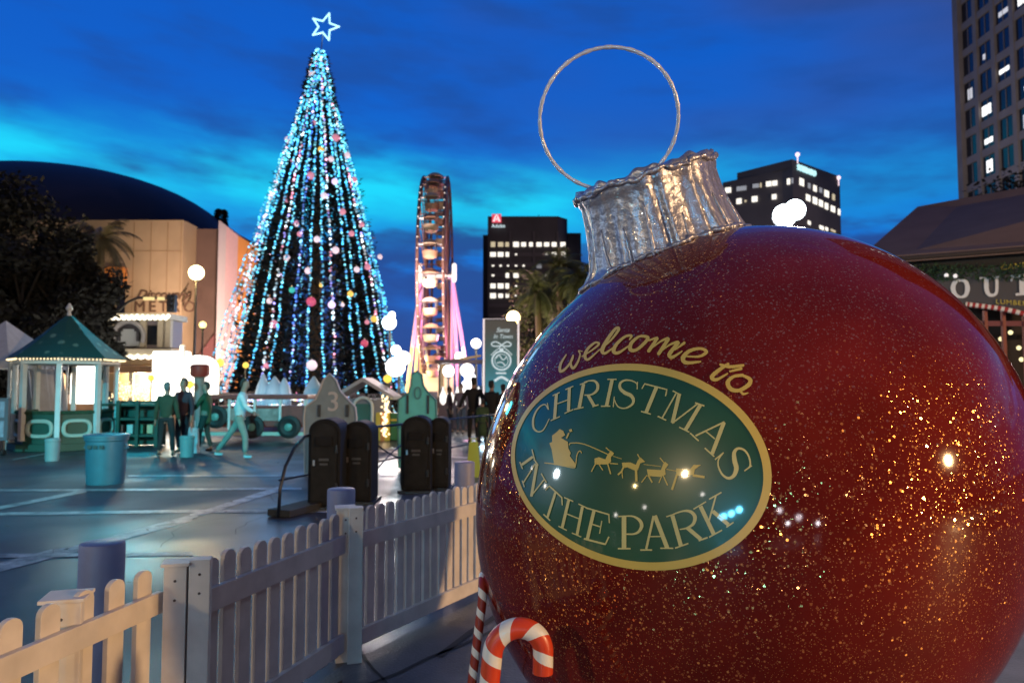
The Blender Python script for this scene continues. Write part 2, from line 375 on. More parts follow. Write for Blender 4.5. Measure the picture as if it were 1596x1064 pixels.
# ================================================================== GIANT ORNAMENT
def glitter_mat(name, base, metal, rough, flake, thr, coat, sc1, amp, base2=None, bumpy=0, frad=.24):
    m = bpy.data.materials.new(name); m.use_nodes = True; nt = m.node_tree; N = nt.nodes; L = nt.links; p = N['Principled BSDF']
    out = N['Material Output']; tc = N.new('ShaderNodeTexCoord'); geo = N.new('ShaderNodeNewGeometry')
    p.inputs['Metallic'].default_value = metal; p.inputs['Roughness'].default_value = rough
    p.inputs['Specular IOR Level'].default_value = .0 if coat else .5
    nz = N.new('ShaderNodeTexNoise'); nz.inputs['Scale'].default_value = 2.5; nz.inputs['Detail'].default_value = 8; L.new(tc.outputs['Object'], nz.inputs['Vector'])
    cr = N.new('ShaderNodeValToRGB'); cr.color_ramp.elements[0].position = .35; cr.color_ramp.elements[1].position = .68
    cr.color_ramp.elements[0].color = (*base, 1); cr.color_ramp.elements[1].color = (*(base2 or base), 1)
    L.new(nz.outputs[0], cr.inputs[0]); L.new(cr.outputs[0], p.inputs['Base Color'])
    if bumpy:
        bn = N.new('ShaderNodeTexNoise'); bn.inputs['Scale'].default_value = 26; bn.inputs['Detail'].default_value = 8; L.new(tc.outputs['Object'], bn.inputs['Vector'])
        bb = N.new('ShaderNodeBump'); bb.inputs['Strength'].default_value = bumpy; bb.inputs['Distance'].default_value = .02
        L.new(bn.outputs[0], bb.inputs['Height']); L.new(bb.outputs[0], p.inputs['Normal'])
    last = p.outputs[0]
    for (s, th, am, ro) in ((sc1, thr, amp, .16), (sc1 * 2.3, thr + .0, amp * .9, .2)):
        v = N.new('ShaderNodeTexVoronoi'); v.inputs['Scale'].default_value = s; L.new(tc.outputs['Object'], v.inputs['Vector'])
        sub = N.new('ShaderNodeVectorMath'); sub.operation = 'SUBTRACT'; L.new(v.outputs['Color'], sub.inputs[0]); sub.inputs[1].default_value = (.5, .5, .5)
        scl = N.new('ShaderNodeVectorMath'); scl.operation = 'SCALE'; L.new(sub.outputs[0], scl.inputs[0]); scl.inputs['Scale'].default_value = am
        ad = N.new('ShaderNodeVectorMath'); ad.operation = 'ADD'; L.new(geo.outputs['Normal'], ad.inputs[0]); L.new(scl.outputs[0], ad.inputs[1])
        nm = N.new('ShaderNodeVectorMath'); nm.operation = 'NORMALIZE'; L.new(ad.outputs[0], nm.inputs[0])
        g = N.new('ShaderNodeBsdfGlossy'); g.inputs['Color'].default_value = (*flake, 1); g.inputs['Roughness'].default_value = ro; L.new(nm.outputs[0], g.inputs['Normal'])
        wn = N.new('ShaderNodeTexWhiteNoise'); L.new(v.outputs['Color'], wn.inputs['Vector'])
        a = N.new('ShaderNodeMath'); a.operation = 'LESS_THAN'; L.new(v.outputs['Distance'], a.inputs[0]); a.inputs[1].default_value = frad
        b = N.new('ShaderNodeMath'); b.operation = 'GREATER_THAN'; L.new(wn.outputs['Value'], b.inputs[0]); b.inputs[1].default_value = th
        c = N.new('ShaderNodeMath'); c.operation = 'MULTIPLY'; L.new(a.outputs[0], c.inputs[0]); L.new(b.outputs[0], c.inputs[1])
        vm = N.new('ShaderNodeVectorMath'); vm.operation = 'SCALE'; vm.inputs[0].default_value = flake; L.new(c.outputs[0], vm.inputs['Scale']); L.new(vm.outputs[0], g.inputs['Color'])
        mx = N.new('ShaderNodeAddShader'); L.new(last, mx.inputs[0]); L.new(g.outputs[0], mx.inputs[1]); last = mx.outputs[0]
    if coat:
        gl = N.new('ShaderNodeBsdfGlossy'); gl.inputs['Roughness'].default_value = .06; gl.inputs['Color'].default_value = (1, 1, 1, 1)
        fr = N.new('ShaderNodeFresnel'); fr.inputs['IOR'].default_value = 1.36
        mx = N.new('ShaderNodeMixShader'); L.new(fr.outputs[0], mx.inputs[0]); L.new(last, mx.inputs[1]); L.new(gl.outputs[0], mx.inputs[2]); last = mx.outputs[0]
    L.new(last, out.inputs['Surface']); return m
red = glitter_mat('red_glitter_gloss', (.115, .0085, .0055), .0, .55, (1.0, .52, .16), .20, True, 60, .52, (.18, .014, .008))
silver = glitter_mat('silver_foil_glitter', (.27, .28, .36), .68, .36, (.8, .72, .6), .35, False, 150, .8, (.46, .47, .56), bumpy=.45)
orn = thing('giant_ornament', 'giant glossy red glitter Christmas ball with a silver cap and an oval green welcome emblem', 'ornament', (BC.x, BC.y, 0))
bm = bmesh.new(); bmesh.ops.create_uvsphere(bm, u_segments=256, v_segments=128, radius=BR)
for v in bm.verts: v.co = BC + usq(v.co)
mb = MB(); mb.bm.free(); mb.bm = bm
ball = mb.build('ball', red, orn, smooth=True)
gold = mat('gold_vinyl', (.78, .52, .10), .42, coat=.6, var=.06, vscale=9)
cream = mat('pale_gold_vinyl', (.76, .62, .22), .42, coat=.6, var=.06, vscale=9)
green = mat('green_vinyl', (.018, .10, .045), .35, coat=.9, var=.12, vscale=5)
for m_ in (gold, cream, green): m_.node_tree.nodes['Principled BSDF'].inputs['Coat Roughness'].default_value = .06
def fr(ox, oy, s): return lambda x, y, lift: ball_hit(ox + x / s, oy + y / s, lift)[0]
fA = fr(860, 500, 4.694); fB = fr(820, 580, 7.98); fC = fr(1000, 590, 6.26); fD = fr(800, 680, 5.911); fE_ = fr(950, 740, 7.6); fF = fr(840, 650, 5.911)
# oval outlines, fitted
def conic(pts):
    # least-squares  x^2 + Bxy + Cy^2 + Dx + Ey + F = 0 by normal equations
    cx = sum(p[0] for p in pts) / len(pts); cy = sum(p[1] for p in pts) / len(pts); s = 200.
    A = [[(x - cx) / s * (y - cy) / s, ((y - cy) / s) ** 2, (x - cx) / s, (y - cy) / s, 1] for x, y in pts]; b = [-((x - cx) / s) ** 2 for x, y in pts]
    n = 5; M = [[sum(r[i] * r[j] for r in A) for j in range(n)] + [sum(r[i] * q for r, q in zip(A, b))] for i in range(n)]
    for i in range(n):
        k = max(range(i, n), key=lambda r: abs(M[r][i])); M[i], M[k] = M[k], M[i]
        for r in range(n):
            if r != i:
                f_ = M[r][i] / M[i][i]; M[r] = [a - f_ * c for a, c in zip(M[r], M[i])]
    Bq, Cq, D, E_, F_ = [M[i][n] / M[i][i] for i in range(n)]
    x0 = (Bq * E_ - 2 * Cq * D) / (4 * Cq - Bq * Bq); y0 = (Bq * D - 2 * E_) / (4 * Cq - Bq * Bq)
    c0 = x0 * x0 + Bq * x0 * y0 + Cq * y0 * y0 + D * x0 + E_ * y0 + F_
    def at(t, k=1.0):
        u, v = math.cos(t), math.sin(t); r = math.sqrt(-c0 / (u * u + Bq * u * v + Cq * v * v)) * k
        return cx + (x0 + r * u) * s, cy + (y0 + r * v) * s
    return at
outer = conic([(560, 205), (1130, 650), (660, 986), (146, 560), (350, 252), (800, 255), (1000, 396), (1098, 520), (1090, 780), (960, 900), (800, 965), (450, 950), (300, 860), (180, 720), (240, 345)])
inner = conic([(560, 232), (1098, 640), (660, 948), (156, 570), (340, 276), (800, 287), (1000, 435), (1078, 560), (1058, 770), (930, 880), (450, 922), (310, 838), (192, 700), (172, 470), (250, 362)])
fZ = lambda x, y, lift: ball_hit(740 + x / 2.417, 480 + y / 2.417, lift)[0]
NS = 128
mb = MB(); rings = []
for k in range(1, 25): rings.append([mb.bm.verts.new(fZ(*inner(2 * math.pi * j / NS, 1.012 * k / 24), .0022)) for j in range(NS)])
c = mb.bm.verts.new(fZ(*inner(0, 0), .0022))
for j in range(NS): mb.bm.faces.new([c, rings[0][j], rings[0][(j + 1) % NS]])
for A, B in zip(rings, rings[1:]):
    for j in range(NS): mb.bm.faces.new([A[j], B[j], B[(j + 1) % NS], A[(j + 1) % NS]])
emb = mb.build('emblem', green, ball, smooth=True)
mb = MB(); rr = []
for k in range(4):
    row = []
    for j in range(NS):
        a = inner(2 * math.pi * j / NS); b = outer(2 * math.pi * j / NS); t = k / 3
        row.append(mb.bm.verts.new(fZ(a[0] * (1 - t) + b[0] * t, a[1] * (1 - t) + b[1] * t, .0042)))
    rr.append(row)
for A, B in zip(rr, rr[1:]):
    for j in range(NS): mb.bm.faces.new([A[j], B[j], B[(j + 1) % NS], A[(j + 1) % NS]])
mb.build('emblem_border', gold, ball, smooth=True)
LT = []
def letter(f, strokes):
    for st in strokes: LT.append((f, st))
c1 = True
S = lambda p, w, c=False: (p, w, c)
letter(fB, [S([(285, 465), (250, 408), (190, 425), (130, 500), (98, 600), (108, 700), (165, 742), (230, 712), (300, 580)], [12, 14, 16, 20, 26, 26, 18, 14, 10], c1), S([(275, 385), (290, 470)], 12)])
letter(fB, [S([(388, 275), (365, 585)], 38), S([(340, 298), (430, 256)], 13), S([(318, 606), (432, 554)], 13), S([(550, 195), (538, 490)], 38), S([(500, 222), (600, 180)], 13), S([(490, 516), (600, 468)], 13), S([(385, 402), (545, 345)], 13)])
letter(fB, [S([(725, 150), (670, 445)], 40), S([(678, 160), (770, 125)], 14), S([(608, 466), (725, 440)], 15), S([(730, 132), (800, 112), (865, 118), (900, 165), (890, 232), (825, 282), (735, 290)], [13, 16, 26, 38, 34, 20, 13], c1), S([(780, 290), (858, 425)], 38), S([(835, 432), (912, 410)], 18)])
letter(fB, [S([(1080, 100), (1010, 425)], 42), S([(1020, 96), (1135, 96)], 15), S([(942, 427), (1058, 427)], 16)])
letter(fB, [S([(1392, 200), (1380, 145), (1320, 112), (1240, 105), (1180, 142), (1178, 205), (1235, 260), (1305, 292), (1342, 345), (1325, 405), (1240, 452), (1150, 430), (1100, 330)], [10, 14, 17, 22, 30, 38, 46, 46, 38, 28, 18, 15, 12], c1), S([(1392, 125), (1388, 218)], 13), S([(1105, 308), (1092, 438)], 13)])
letter(fC, [S([(8, 104), (35, 56), (140, 82), (252, 112), (238, 175)], [10, 14, 14, 14, 12]), S([(152, 85), (50, 332)], 36), S([(0, 322), (96, 350)], 13)])
letter(fC, [S([(340, 150), (205, 390)], 15), S([(162, 370), (246, 410)], 13), S([(308, 124), (390, 166)], 13), S([(372, 150), (305, 435)], 36), S([(302, 438), (555, 245)], 15), S([(575, 262), (430, 505)], 36), S([(525, 240), (615, 270)], 15), S([(370, 476), (470, 525)], 13)])
letter(fC, [S([(810, 425), (530, 560)], 17), S([(476, 532), (560, 610)], 14), S([(805, 430), (690, 735)], 38), S([(618, 678), (712, 762)], 14), S([(622, 510), (718, 590)], 13)])
letter(fC, [S([(1008, 895), (1058, 850), (1048, 765), (1005, 700), (945, 682), (905, 720), (908, 800), (925, 875), (900, 945), (848, 970), (790, 935), (752, 860), (752, 790), (797, 725)], [10, 16, 17, 19, 24, 36, 46, 46, 36, 26, 19, 16, 14, 12], c1), S([(1002, 900), (1075, 848)], 13), S([(718, 790), (802, 722)], 13)])
letter(fD, [S([(190, 188), (88, 262)], 24), S([(182, 120), (206, 215)], 11), S([(70, 235), (96, 300)], 11)])
letter(fD, [S([(214, 250), (104, 425)], 12), S([(92, 405), (114, 466)], 10), S([(200, 212), (238, 268)], 12), S([(226, 258), (176, 550)], 26), S([(170, 552), (292, 398)], 12), S([(266, 340), (314, 425)], 11)])
letter(fD, [S([(305, 494), (340, 455), (400, 508), (456, 562), (460, 632)], [10, 13, 14, 13, 11]), S([(398, 515), (325, 742)], 23), S([(288, 714), (350, 772)], 12)])
letter(fD, [S([(520, 585), (460, 838)], 27), S([(478, 560), (562, 597)], 11), S([(424, 824), (502, 862)], 11), S([(645, 645), (595, 902)], 27), S([(608, 620), (694, 660)], 11), S([(548, 885), (634, 922)], 11), S([(500, 710), (625, 760)], 11)])
letter(fD, [S([(752, 680), (690, 945)], 31), S([(678, 655), (892, 718)], 14), S([(888, 712), (893, 795)], 11), S([(735, 805), (812, 830)], 12), S([(822, 775), (802, 892)], 10), S([(658, 938), (852, 988)], 17), S([(888, 920), (852, 994)], 14)])
letter(fE_, [S([(180, 492), (180, 865)], 54), S([(110, 488), (190, 484)], 15), S([(190, 484), (290, 488), (365, 535), (388, 600), (355, 665), (290, 695), (200, 695)], [15, 20, 38, 44, 32, 20, 14], c1), S([(108, 866), (258, 866)], 19)])
letter(fE_, [S([(530, 482), (442, 872)], 28), S([(372, 882), (512, 882)], 18), S([(542, 478), (690, 862)], 50), S([(606, 862), (760, 862)], 16), S([(462, 726), (628, 722)], 14)])
letter(fE_, [S([(750, 478), (850, 832)], 48), S([(678, 492), (775, 460)], 15), S([(782, 860), (938, 805)], 17), S([(760, 462), (870, 426), (960, 430), (1015, 490), (995, 575), (915, 625), (835, 640)], [14, 20, 36, 46, 36, 20, 13], c1), S([(925, 620), (1085, 755)], 46), S([(1060, 772), (1165, 735)], 19)])
letter(fE_, [S([(1080, 368), (1240, 702)], 48), S([(998, 402), (1146, 314)], 15), S([(1182, 732), (1334, 648)], 17), S([(1175, 560), (1262, 245)], 20), S([(1182, 286), (1328, 204)], 17), S([(1225, 425), (1410, 585)], 46), S([(1385, 615), (1470, 555)], 17)])
mb = MB()
for i, (f, (p, w, cu)) in enumerate(LT): ribbon(mb, p, w, f, .0042 + (i % 9) * .00012, cu)
tag(mb.build('lettering', cream, ball), 'pale gold serif words CHRISTMAS IN THE PARK on the green oval')
SC = [([(108, 250), (68, 318), (66, 370), (105, 350), (150, 290), (160, 255)], [10, 18, 22, 17, 13, 12]), ([(160, 255), (142, 310), (158, 348), (190, 310), (210, 250), (200, 222), (225, 225)], [12, 17, 20, 16, 12, 10, 8]),
      ([(225, 262), (300, 215), (348, 172), (320, 162), (268, 205), (245, 258), (268, 285), (340, 225)], [9, 12, 17, 15, 20, 24, 18, 9]),
      ([(340, 225), (430, 150), (492, 68), (470, 60), (410, 140), (372, 215), (392, 240), (450, 200)], [9, 13, 22, 20, 26, 30, 20, 9]),
      ([(572, 140), (585, 112), (540, 118), (480, 170), (455, 222), (490, 236), (575, 180)], [10, 20, 18, 24, 30, 22, 9]),
      ([(690, 118), (640, 118), (585, 165), (578, 212), (620, 215), (680, 165), (705, 125), (660, 110)], [18, 18, 26, 30, 22, 24, 26, 14]),
      ([(700, 150), (770, 128), (760, 150), (712, 222)], [9, 20, 24, 26]), ([(718, 215), (800, 152), (852, 134), (835, 165), (785, 242)], [9, 14, 26, 26, 26]),
      ([(790, 235), (865, 178), (925, 160), (905, 190), (862, 248), (885, 268), (955, 225)], [9, 14, 26, 28, 30, 24, 9]), ([(905, 215), (970, 165)], [8, 22]),
      ([(985, 262), (1080, 262), (1132, 230), (1090, 205), (1010, 222), (962, 272), (985, 308), (1090, 300)], [10, 18, 26, 20, 26, 34, 28, 12]),
      ([(1290, 318), (1220, 365), (1172, 412), (1205, 432), (1285, 388)], [20, 28, 32, 24, 12]), ([(1235, 322), (1300, 338), (1400, 328)], [18, 24, 20]), ([(1305, 372), (1385, 352)], [14, 22]),
      ([(1395, 400), (1330, 410), (1288, 452), (1310, 500), (1370, 510), (1440, 470), (1450, 430), (1395, 400)], [24, 22, 32, 32, 26, 32, 28, 18]), ([(1375, 505), (1400, 535), (1435, 528)], [16, 18, 10])]
mb = MB()
for i, (p, w) in enumerate(SC): ribbon(mb, p, w, fA, .0024 + (i % 5) * .00012, True, True)
tag(mb.build('script_lettering', gold, ball), 'gold brush-script words welcome to above the green oval')
mb = MB()
polys = [[(200, 112), (232, 128), (250, 168), (212, 192), (275, 230), (280, 290), (302, 330), (292, 358), (338, 420), (345, 460), (150, 440), (126, 300), (105, 240), (130, 230), (130, 172), (165, 146)],
         [(520, 382), (560, 370), (620, 390), (640, 345), (670, 310), (698, 332), (690, 350), (670, 368), (672, 410), (640, 436), (560, 436), (520, 438)],
         [(770, 420), (850, 418), (900, 440), (915, 400), (940, 370), (985, 412), (940, 425), (918, 490), (885, 490), (820, 462), (780, 472)],
         [(1000, 480), (1130, 488), (1150, 432), (1168, 412), (1198, 436), (1188, 452), (1168, 480), (1172, 530), (1130, 550), (1010, 542)],
         [(1270, 472), (1395, 482), (1430, 440), (1495, 440), (1440, 482), (1430, 532), (1270, 542)]]
for k, pl in enumerate(polys): mb.face([fF(x, y, .0042 + k * .0002) for x, y in pl])
bmesh.ops.triangulate(mb.bm, faces=mb.bm.faces[:]); bmesh.ops.subdivide_edges(mb.bm, edges=mb.bm.edges[:], cuts=3, use_grid_fill=True)
for v in mb.bm.verts:
    u_ = sq(v.co - BC).normalized() * BR; P_ = BC + usq(u_); v.co = P_ + sq(u_).normalized() * .0043
th = [([(60, 422), (150, 432), (320, 465), (345, 440), (360, 345), (385, 312), (402, 332)], 9), ([(262, 198), (284, 148)], 14), ([(290, 130), (312, 120)], 24), ([(288, 258), (310, 240), (430, 252), (640, 342)], 9), ([(690, 360), (770, 385)], 5), ([(970, 435), (1130, 455)], 5), ([(1180, 480), (1290, 500)], 5),
      ([(535, 420), (492, 502)], 10), ([(560, 432), (598, 490)], 9), ([(640, 430), (668, 525)], 12), ([(660, 425), (735, 432)], 9), ([(676, 322), (650, 305), (625, 282)], 9),
      ([(790, 450), (768, 500), (735, 532)], 16), ([(772, 500), (778, 562)], 8), ([(900, 470), (905, 592)], 22), ([(938, 385), (915, 342)], 10),
      ([(1012, 535), (1050, 602)], 14), ([(1002, 535), (950, 602)], 9), ([(1150, 540), (1190, 628)], 11), ([(1135, 545), (1110, 605)], 9), ([(1160, 425), (1120, 375)], 9), ([(1275, 530), (1230, 668)], 20), ([(1420, 535), (1528, 552)], 22)]
for i, (p, w) in enumerate(th): ribbon(mb, p, w, fF, .0046 + (i % 9) * .00012, len(p) > 3)
tag(mb.build('sleigh_motif', gold, ball, recalc=False, smooth=True), 'gold silhouette of a sleigh drawn by four reindeer')
# faint sponsor words under the oval, worn away
# cap : axis found from the cap's foot and rim in the photo
def ray_at_dist(px, py, y): return W(px, py, y)
foot = W(1037, 398, 3.27); rim = W(1003, 282, 3.22)
axis = (rim - foot).normalized(); H = (rim - foot).length
q = axis.to_track_quat('Z', 'Y').to_matrix()
def cap_r(a, t):
    base = .385 - .085 * math.sin(min(t, 1) * math.pi / 2) ** .7
    if t < .30: base += (.30 - t) ** 1.4 * .56
    fl = .013 * math.sin(a * 7 + .6 + 1.1 * math.sin(a * 2)) + .006 * math.sin(a * 12 + 2.2 * t + math.sin(3 * a)) + .003 * math.sin(a * 29 + 1 - 5 * t) - .026 * max(0, math.cos(a * 4.5 + 1.3 * math.sin(a))) ** 16
    fl += (.035 * max(0, math.cos((a - 4.4) * 9)) ** 14 * max(0, .8 - t))
    return base + fl * (.45 + .75 * (1 - t)) + (.008 if t > .9 else 0) * math.sin((t - .9) / .1 * math.pi * .7)
bm = bmesh.new(); NA, NT = 220, 40; rows = []
for i in range(NT + 1):
    t = i / NT; z = -.10 + (H + .10) * t
    rows.append([bm.verts.new(foot + q @ Vector((cap_r(2 * math.pi * j / NA, t) * math.cos(2 * math.pi * j / NA), cap_r(2 * math.pi * j / NA, t) * math.sin(2 * math.pi * j / NA), z))) for j in range(NA)])
for k, (dr, dz) in enumerate(((.004, .018), (-.006, .030), (-.03, .026), (-.08, .018), (-.16, .022), (-.27, .02))):
    row = []
    for j in range(NA):
        a = 2 * math.pi * j / NA; r = max(.01, cap_r(a, 1) + dr); row.append(bm.verts.new(foot + q @ Vector((r * math.cos(a), r * math.sin(a), H + dz + .010 * math.sin(a * 9 + k) + .006 * math.sin(a * 23)))))
    rows.append(row)
for A, B in zip(rows, rows[1:]):
    for j in range(NA): bm.faces.new([A[j], A[(j + 1) % NA], B[(j + 1) % NA], B[j]])
bm.faces.new(rows[-1])
mb = MB(); mb.bm.free(); mb.bm = bm
cap = mb.build('cap', silver, orn, smooth=True)
# rolled foil edge and pinched folds
mb = MB(); mb.tube([foot + q @ Vector(((cap_r(2 * math.pi * j / 180, 1) + .006 + .004 * math.sin(j * 1.7)) * math.cos(2 * math.pi * j / 180), (cap_r(2 * math.pi * j / 180, 1) + .006 + .004 * math.sin(j * 1.7)) * math.sin(2 * math.pi * j / 180), H + .004 + .008 * math.sin(j * .31) + .004 * math.sin(j * .9))) for j in range(180)], [.011 + .004 * math.sin(j * .77) for j in range(180)], 8, closed=True)
mb.build('rolled_edge', silver, cap, smooth=True)
mb = MB()
def fold(a0, a1, t0, t1, r):
    mb.tube([foot + q @ Vector(((cap_r(a0 + (a1 - a0) * s * s, t0 + (t1 - t0) * s) + .002) * math.cos(a0 + (a1 - a0) * s * s), (cap_r(a0 + (a1 - a0) * s * s, t0 + (t1 - t0) * s) + .002) * math.sin(a0 + (a1 - a0) * s * s), -.10 + (H + .10) * (t0 + (t1 - t0) * s))) for s in [k / 12 for k in range(13)]], [r * (.5 + math.sin(math.pi * k / 12)) for k in range(13)], 6)
rnd = random.Random(4)
for k in range(17):
    a = 2 * math.pi * k / 17 + rnd.uniform(-.08, .08); t0 = rnd.uniform(.55, .85); fold(a, a + rnd.uniform(-.16, .16), t0, .12, rnd.uniform(.004, .008))
mb.build('foil_crease', silver, cap, smooth=True)
hem = []
for j in range(200):
    a = 2 * math.pi * j / 200; best = None
    for i in range(60):
        t = i / 80; z = -.10 + (H + .10) * t; P_ = foot + q @ Vector((cap_r(a, t) * math.cos(a), cap_r(a, t) * math.sin(a), z))
        if sq(P_ - BC).length > BR + .004: best = P_; break
    hem.append((best or P_) + axis * (.004 * math.sin(a * 13)))
mb = MB(); mb.tube(hem, [.010 + .004 * math.sin(k * .9) + .002 * math.sin(k * 2.3) for k in range(200)], 8, closed=True); mb.build('foil_hem', silver, cap, smooth=True)
wire_m = glitter_mat('glitter_wire', (.60, .66, .82), .2, .35, (1, 1, 1), .35, False, 210, .9)
RC = W(948, 187, 3.18); rr_ = (W(1054, 187, 3.18) - W(842, 187, 3.18)).length / 2
nrm = (O - RC).normalized(); e1 = Vector((1, .0, 0)); e2 = nrm.cross(e1).normalized(); e1 = e2.cross(nrm)
mb = MB(); mb.tube([RC + (e1 * math.cos(t) * 1.01 + e2 * math.sin(t)) * rr_ + nrm * .01 * math.sin(3 * t) for t in [2 * math.pi * k / 120 for k in range(120)]], [.0085 + .0012 * math.sin(k * 2.1) + .0008 * math.sin(k * 5.3) for k in range(120)], 10, closed=True)
mb.build('wire_loop', wire_m, orn, smooth=True)

# ================================================================== CANDY CANES
def cane_mat(name, freq, col):
    m = bpy.data.materials.new(name); m.use_nodes = True; nt = m.node_tree; N = nt.nodes; L = nt.links; p = N['Principled BSDF']
    uv = N.new('ShaderNodeAttribute'); uv.attribute_name = 'stripe'
    mt = N.new('ShaderNodeMath'); mt.operation = 'FRACT'; L.new(uv.outputs['Fac'], mt.inputs[0])
    g = N.new('ShaderNodeMath'); g.operation = 'GREATER_THAN'; L.new(mt.outputs[0], g.inputs[0]); g.inputs[1].default_value = .60
    mx = N.new('ShaderNodeMix'); mx.data_type = 'RGBA'; L.new(g.outputs[0], mx.inputs[0]); mx.inputs[6].default_value = (*col, 1); mx.inputs[7].default_value = (.78, .76, .70, 1)
    L.new(mx.outputs[2], p.inputs['Base Color']); p.inputs['Roughness'].default_value = .38; p.inputs['Coat Weight'].default_value = .3
    return m
def cane(name, label, path, r, pitch, col, twist):
    t = thing(name, label, 'candy cane', (path[0].x, path[0].y, 0), None)
    pts = []; 
    for a, b in zip(path, path[1:]):
        n = max(2, int((b - a).length / .006))
        for k in range(n): pts.append(a.lerp(b, k / n))
    pts.append(path[-1])
    bm = bmesh.new(); n = 40; up = None; rows = []; s = 0; ss_ = []
    for i, p in enumerate(pts):
        a = pts[max(i - 1, 0)]; b = pts[min(i + 1, len(pts) - 1)]; tg = (b - a).normalized()
        if up is None: up = Vector((0, -1, 0)); 
        up = (up - tg * up.dot(tg)).normalized(); sd = tg.cross(up); s += (p - a).length if i else 0; ss_.append(s)
        rows.append([bm.verts.new(p + (up * math.cos(2 * math.pi * j / n) + sd * math.sin(2 * math.pi * j / n)) * r) for j in range(n)])
    vals = {}
    cl = bm.loops.layers.float.new('stripe')
    for i, (A, B) in enumerate(zip(rows, rows[1:])):
        for j in range(n):
            f = bm.faces.new([A[j], A[(j + 1) % n], B[(j + 1) % n], B[j]])
            for l, (ii, jj) in zip(f.loops, ((i, j), (i, j + 1), (i + 1, j + 1), (i + 1, j))): l[cl] = 10 + ss_[ii] / pitch + twist * jj / n
    for R2_, c_ in ((rows[0], pts[0]), (rows[-1], pts[-1])):
        f = bm.faces.new(R2_)
        for l in f.loops: l[cl] = .9
    mb = MB(); mb.bm.free(); mb.bm = bm
    mb.build('cane_body', cane_mat(name + '_stripes', 1, col), t, smooth=.8)
    return t
def arc(c, u, v, r, a0, a1, n=18): return [c + (u * math.cos(a0 + (a1 - a0) * k / n) + v * math.sin(a0 + (a1 - a0) * k / n)) * r for k in range(n + 1)]
y0 = 2.30; r0 = .031
A = W(768, 1030, y0); Bp = W(846, 1046, y0); top = W(806, 974, y0)
hc = W(807, 1018, y0); rad = (W(846, 1018, y0) - W(767, 1018, y0)).length / 2
base = Vector((hc.x - rad - .085, y0 + .02, 0))
hook = arc(hc, Vector((1, 0, 0)), Vector((.08, 0, 1)).normalized(), rad, math.pi * .98, 0, 26)
path = [base, hook[0] + (base - hook[0]) * .02] + hook + [Bp + Vector((0, 0, -.004))]
cane('candy_cane', 'fat orange-red and white candy cane hooked before the ball, nearer than the thin cane', path, r0, .085, (.62, .055, .015), 1.0)
y1 = 3.05; tp = W(752, 905, y1)
hook = arc(tp + Vector((0, .08, -.075)), Vector((0, 1, 0)), Vector((0, 0, 1)), .075, math.pi, .1, 16)
base = Vector((tp.x - .10, y1 - .05, 0))
cane('candy_cane', 'thin dark-red and cream striped candy cane seen edge-on behind the fat cane, beside the fence', [base] + hook, .0185, .075, (.30, .025, .012), 1.0)

# ================================================================== PICKET FENCE
vinyl = mat('cream_vinyl', (.66, .61, .56), .5, var=.13, vscale=7, bump=.12, bscale=18)
def picket_panel(mb_, A, B, n, w, h=.885, th=.024, r=None, back=.03, z0=.05, end=True):
    A, B = Vector((*A, 0)), Vector((*B, 0)); d = (B - A); L_ = d.length; d.normalize(); nrm = Vector((d.y, -d.x, 0))  # towards the walk
    if nrm.x < 0: nrm = -nrm
    for k in range(n):
        c = A + d * (L_ * (k + .5) / n) - nrm * back; pts = []
        for s in range(9):
            a = math.pi * s / 8; pts.append(c + d * (-w / 2 * math.cos(a)) + Vector((0, 0, h - w * .42 + w * .42 * math.sin(a))))
        pts = [c - d * w / 2 + Vector((0, 0, z0))] + pts + [c + d * w / 2 + Vector((0, 0, z0))]
        mb_.prism(pts, -nrm * th)
    return A, B, d, nrm
def rail(mbr, A, B, nrm, z, hh=.075, th=.03, front=.0):
    c = nrm * front
    a0, b0 = A + c, B + c
    q = [a0 + Vector((0, 0, z - hh / 2)), b0 + Vector((0, 0, z - hh / 2)), b0 + Vector((0, 0, z + hh / 2)), a0 + Vector((0, 0, z + hh / 2))]
    mbr.prism(q, nrm * -th)
def fence_panel(label, A, B, n, w, h=.885, zt=.77, zb=.13, hh=.075):
    t = thing('picket_fence_panel', label, 'fence panel', ((A[0] + B[0]) / 2, (A[1] + B[1]) / 2, 0), 'white picket fence panels along the walk')
    Av, Bv = Vector((*A, 0)), Vector((*B, 0)); d = (Bv - Av).normalized(); nrm = Vector((d.y, -d.x, 0)); L_ = (Bv - Av).length
    for k in range(n):
        f0, f1 = k / n, (k + 1) / n
        mb_ = MB(); picket_panel(mb_, (Av + d * (L_ * f0 + random.uniform(-.004, .004)))[:2], (Av + d * (L_ * f1 + random.uniform(-.004, .004)))[:2], 1, w * random.uniform(.96, 1.03), h + random.uniform(-.010, .008), back=.03 + random.uniform(0, .003)); mb_.build('picket', vinyl, t, bevel=.003)
    for z in (zt, zb):
        mb_ = MB(); rail(mb_, Av, Bv, nrm, z, hh); mb_.build('rail', vinyl, t, bevel=.003)
    return t
fence_panel('nearest cream picket panel catching warm lamplight at the lower left corner', (-1.80, 1.63), (-1.485, 3.21), 10, .09, zt=.73, hh=.09)
fence_panel('picket panel with lilac shadow between the two wide posts', (-1.325, 3.30), (-.99, 4.47), 10, .083, zt=.705, hh=.105)
fence_panel('farthest picket panel running up to the red ball', (-.93, 4.60), (-.215, 5.88), 15, .067, zt=.70, zb=.115, hh=.095)
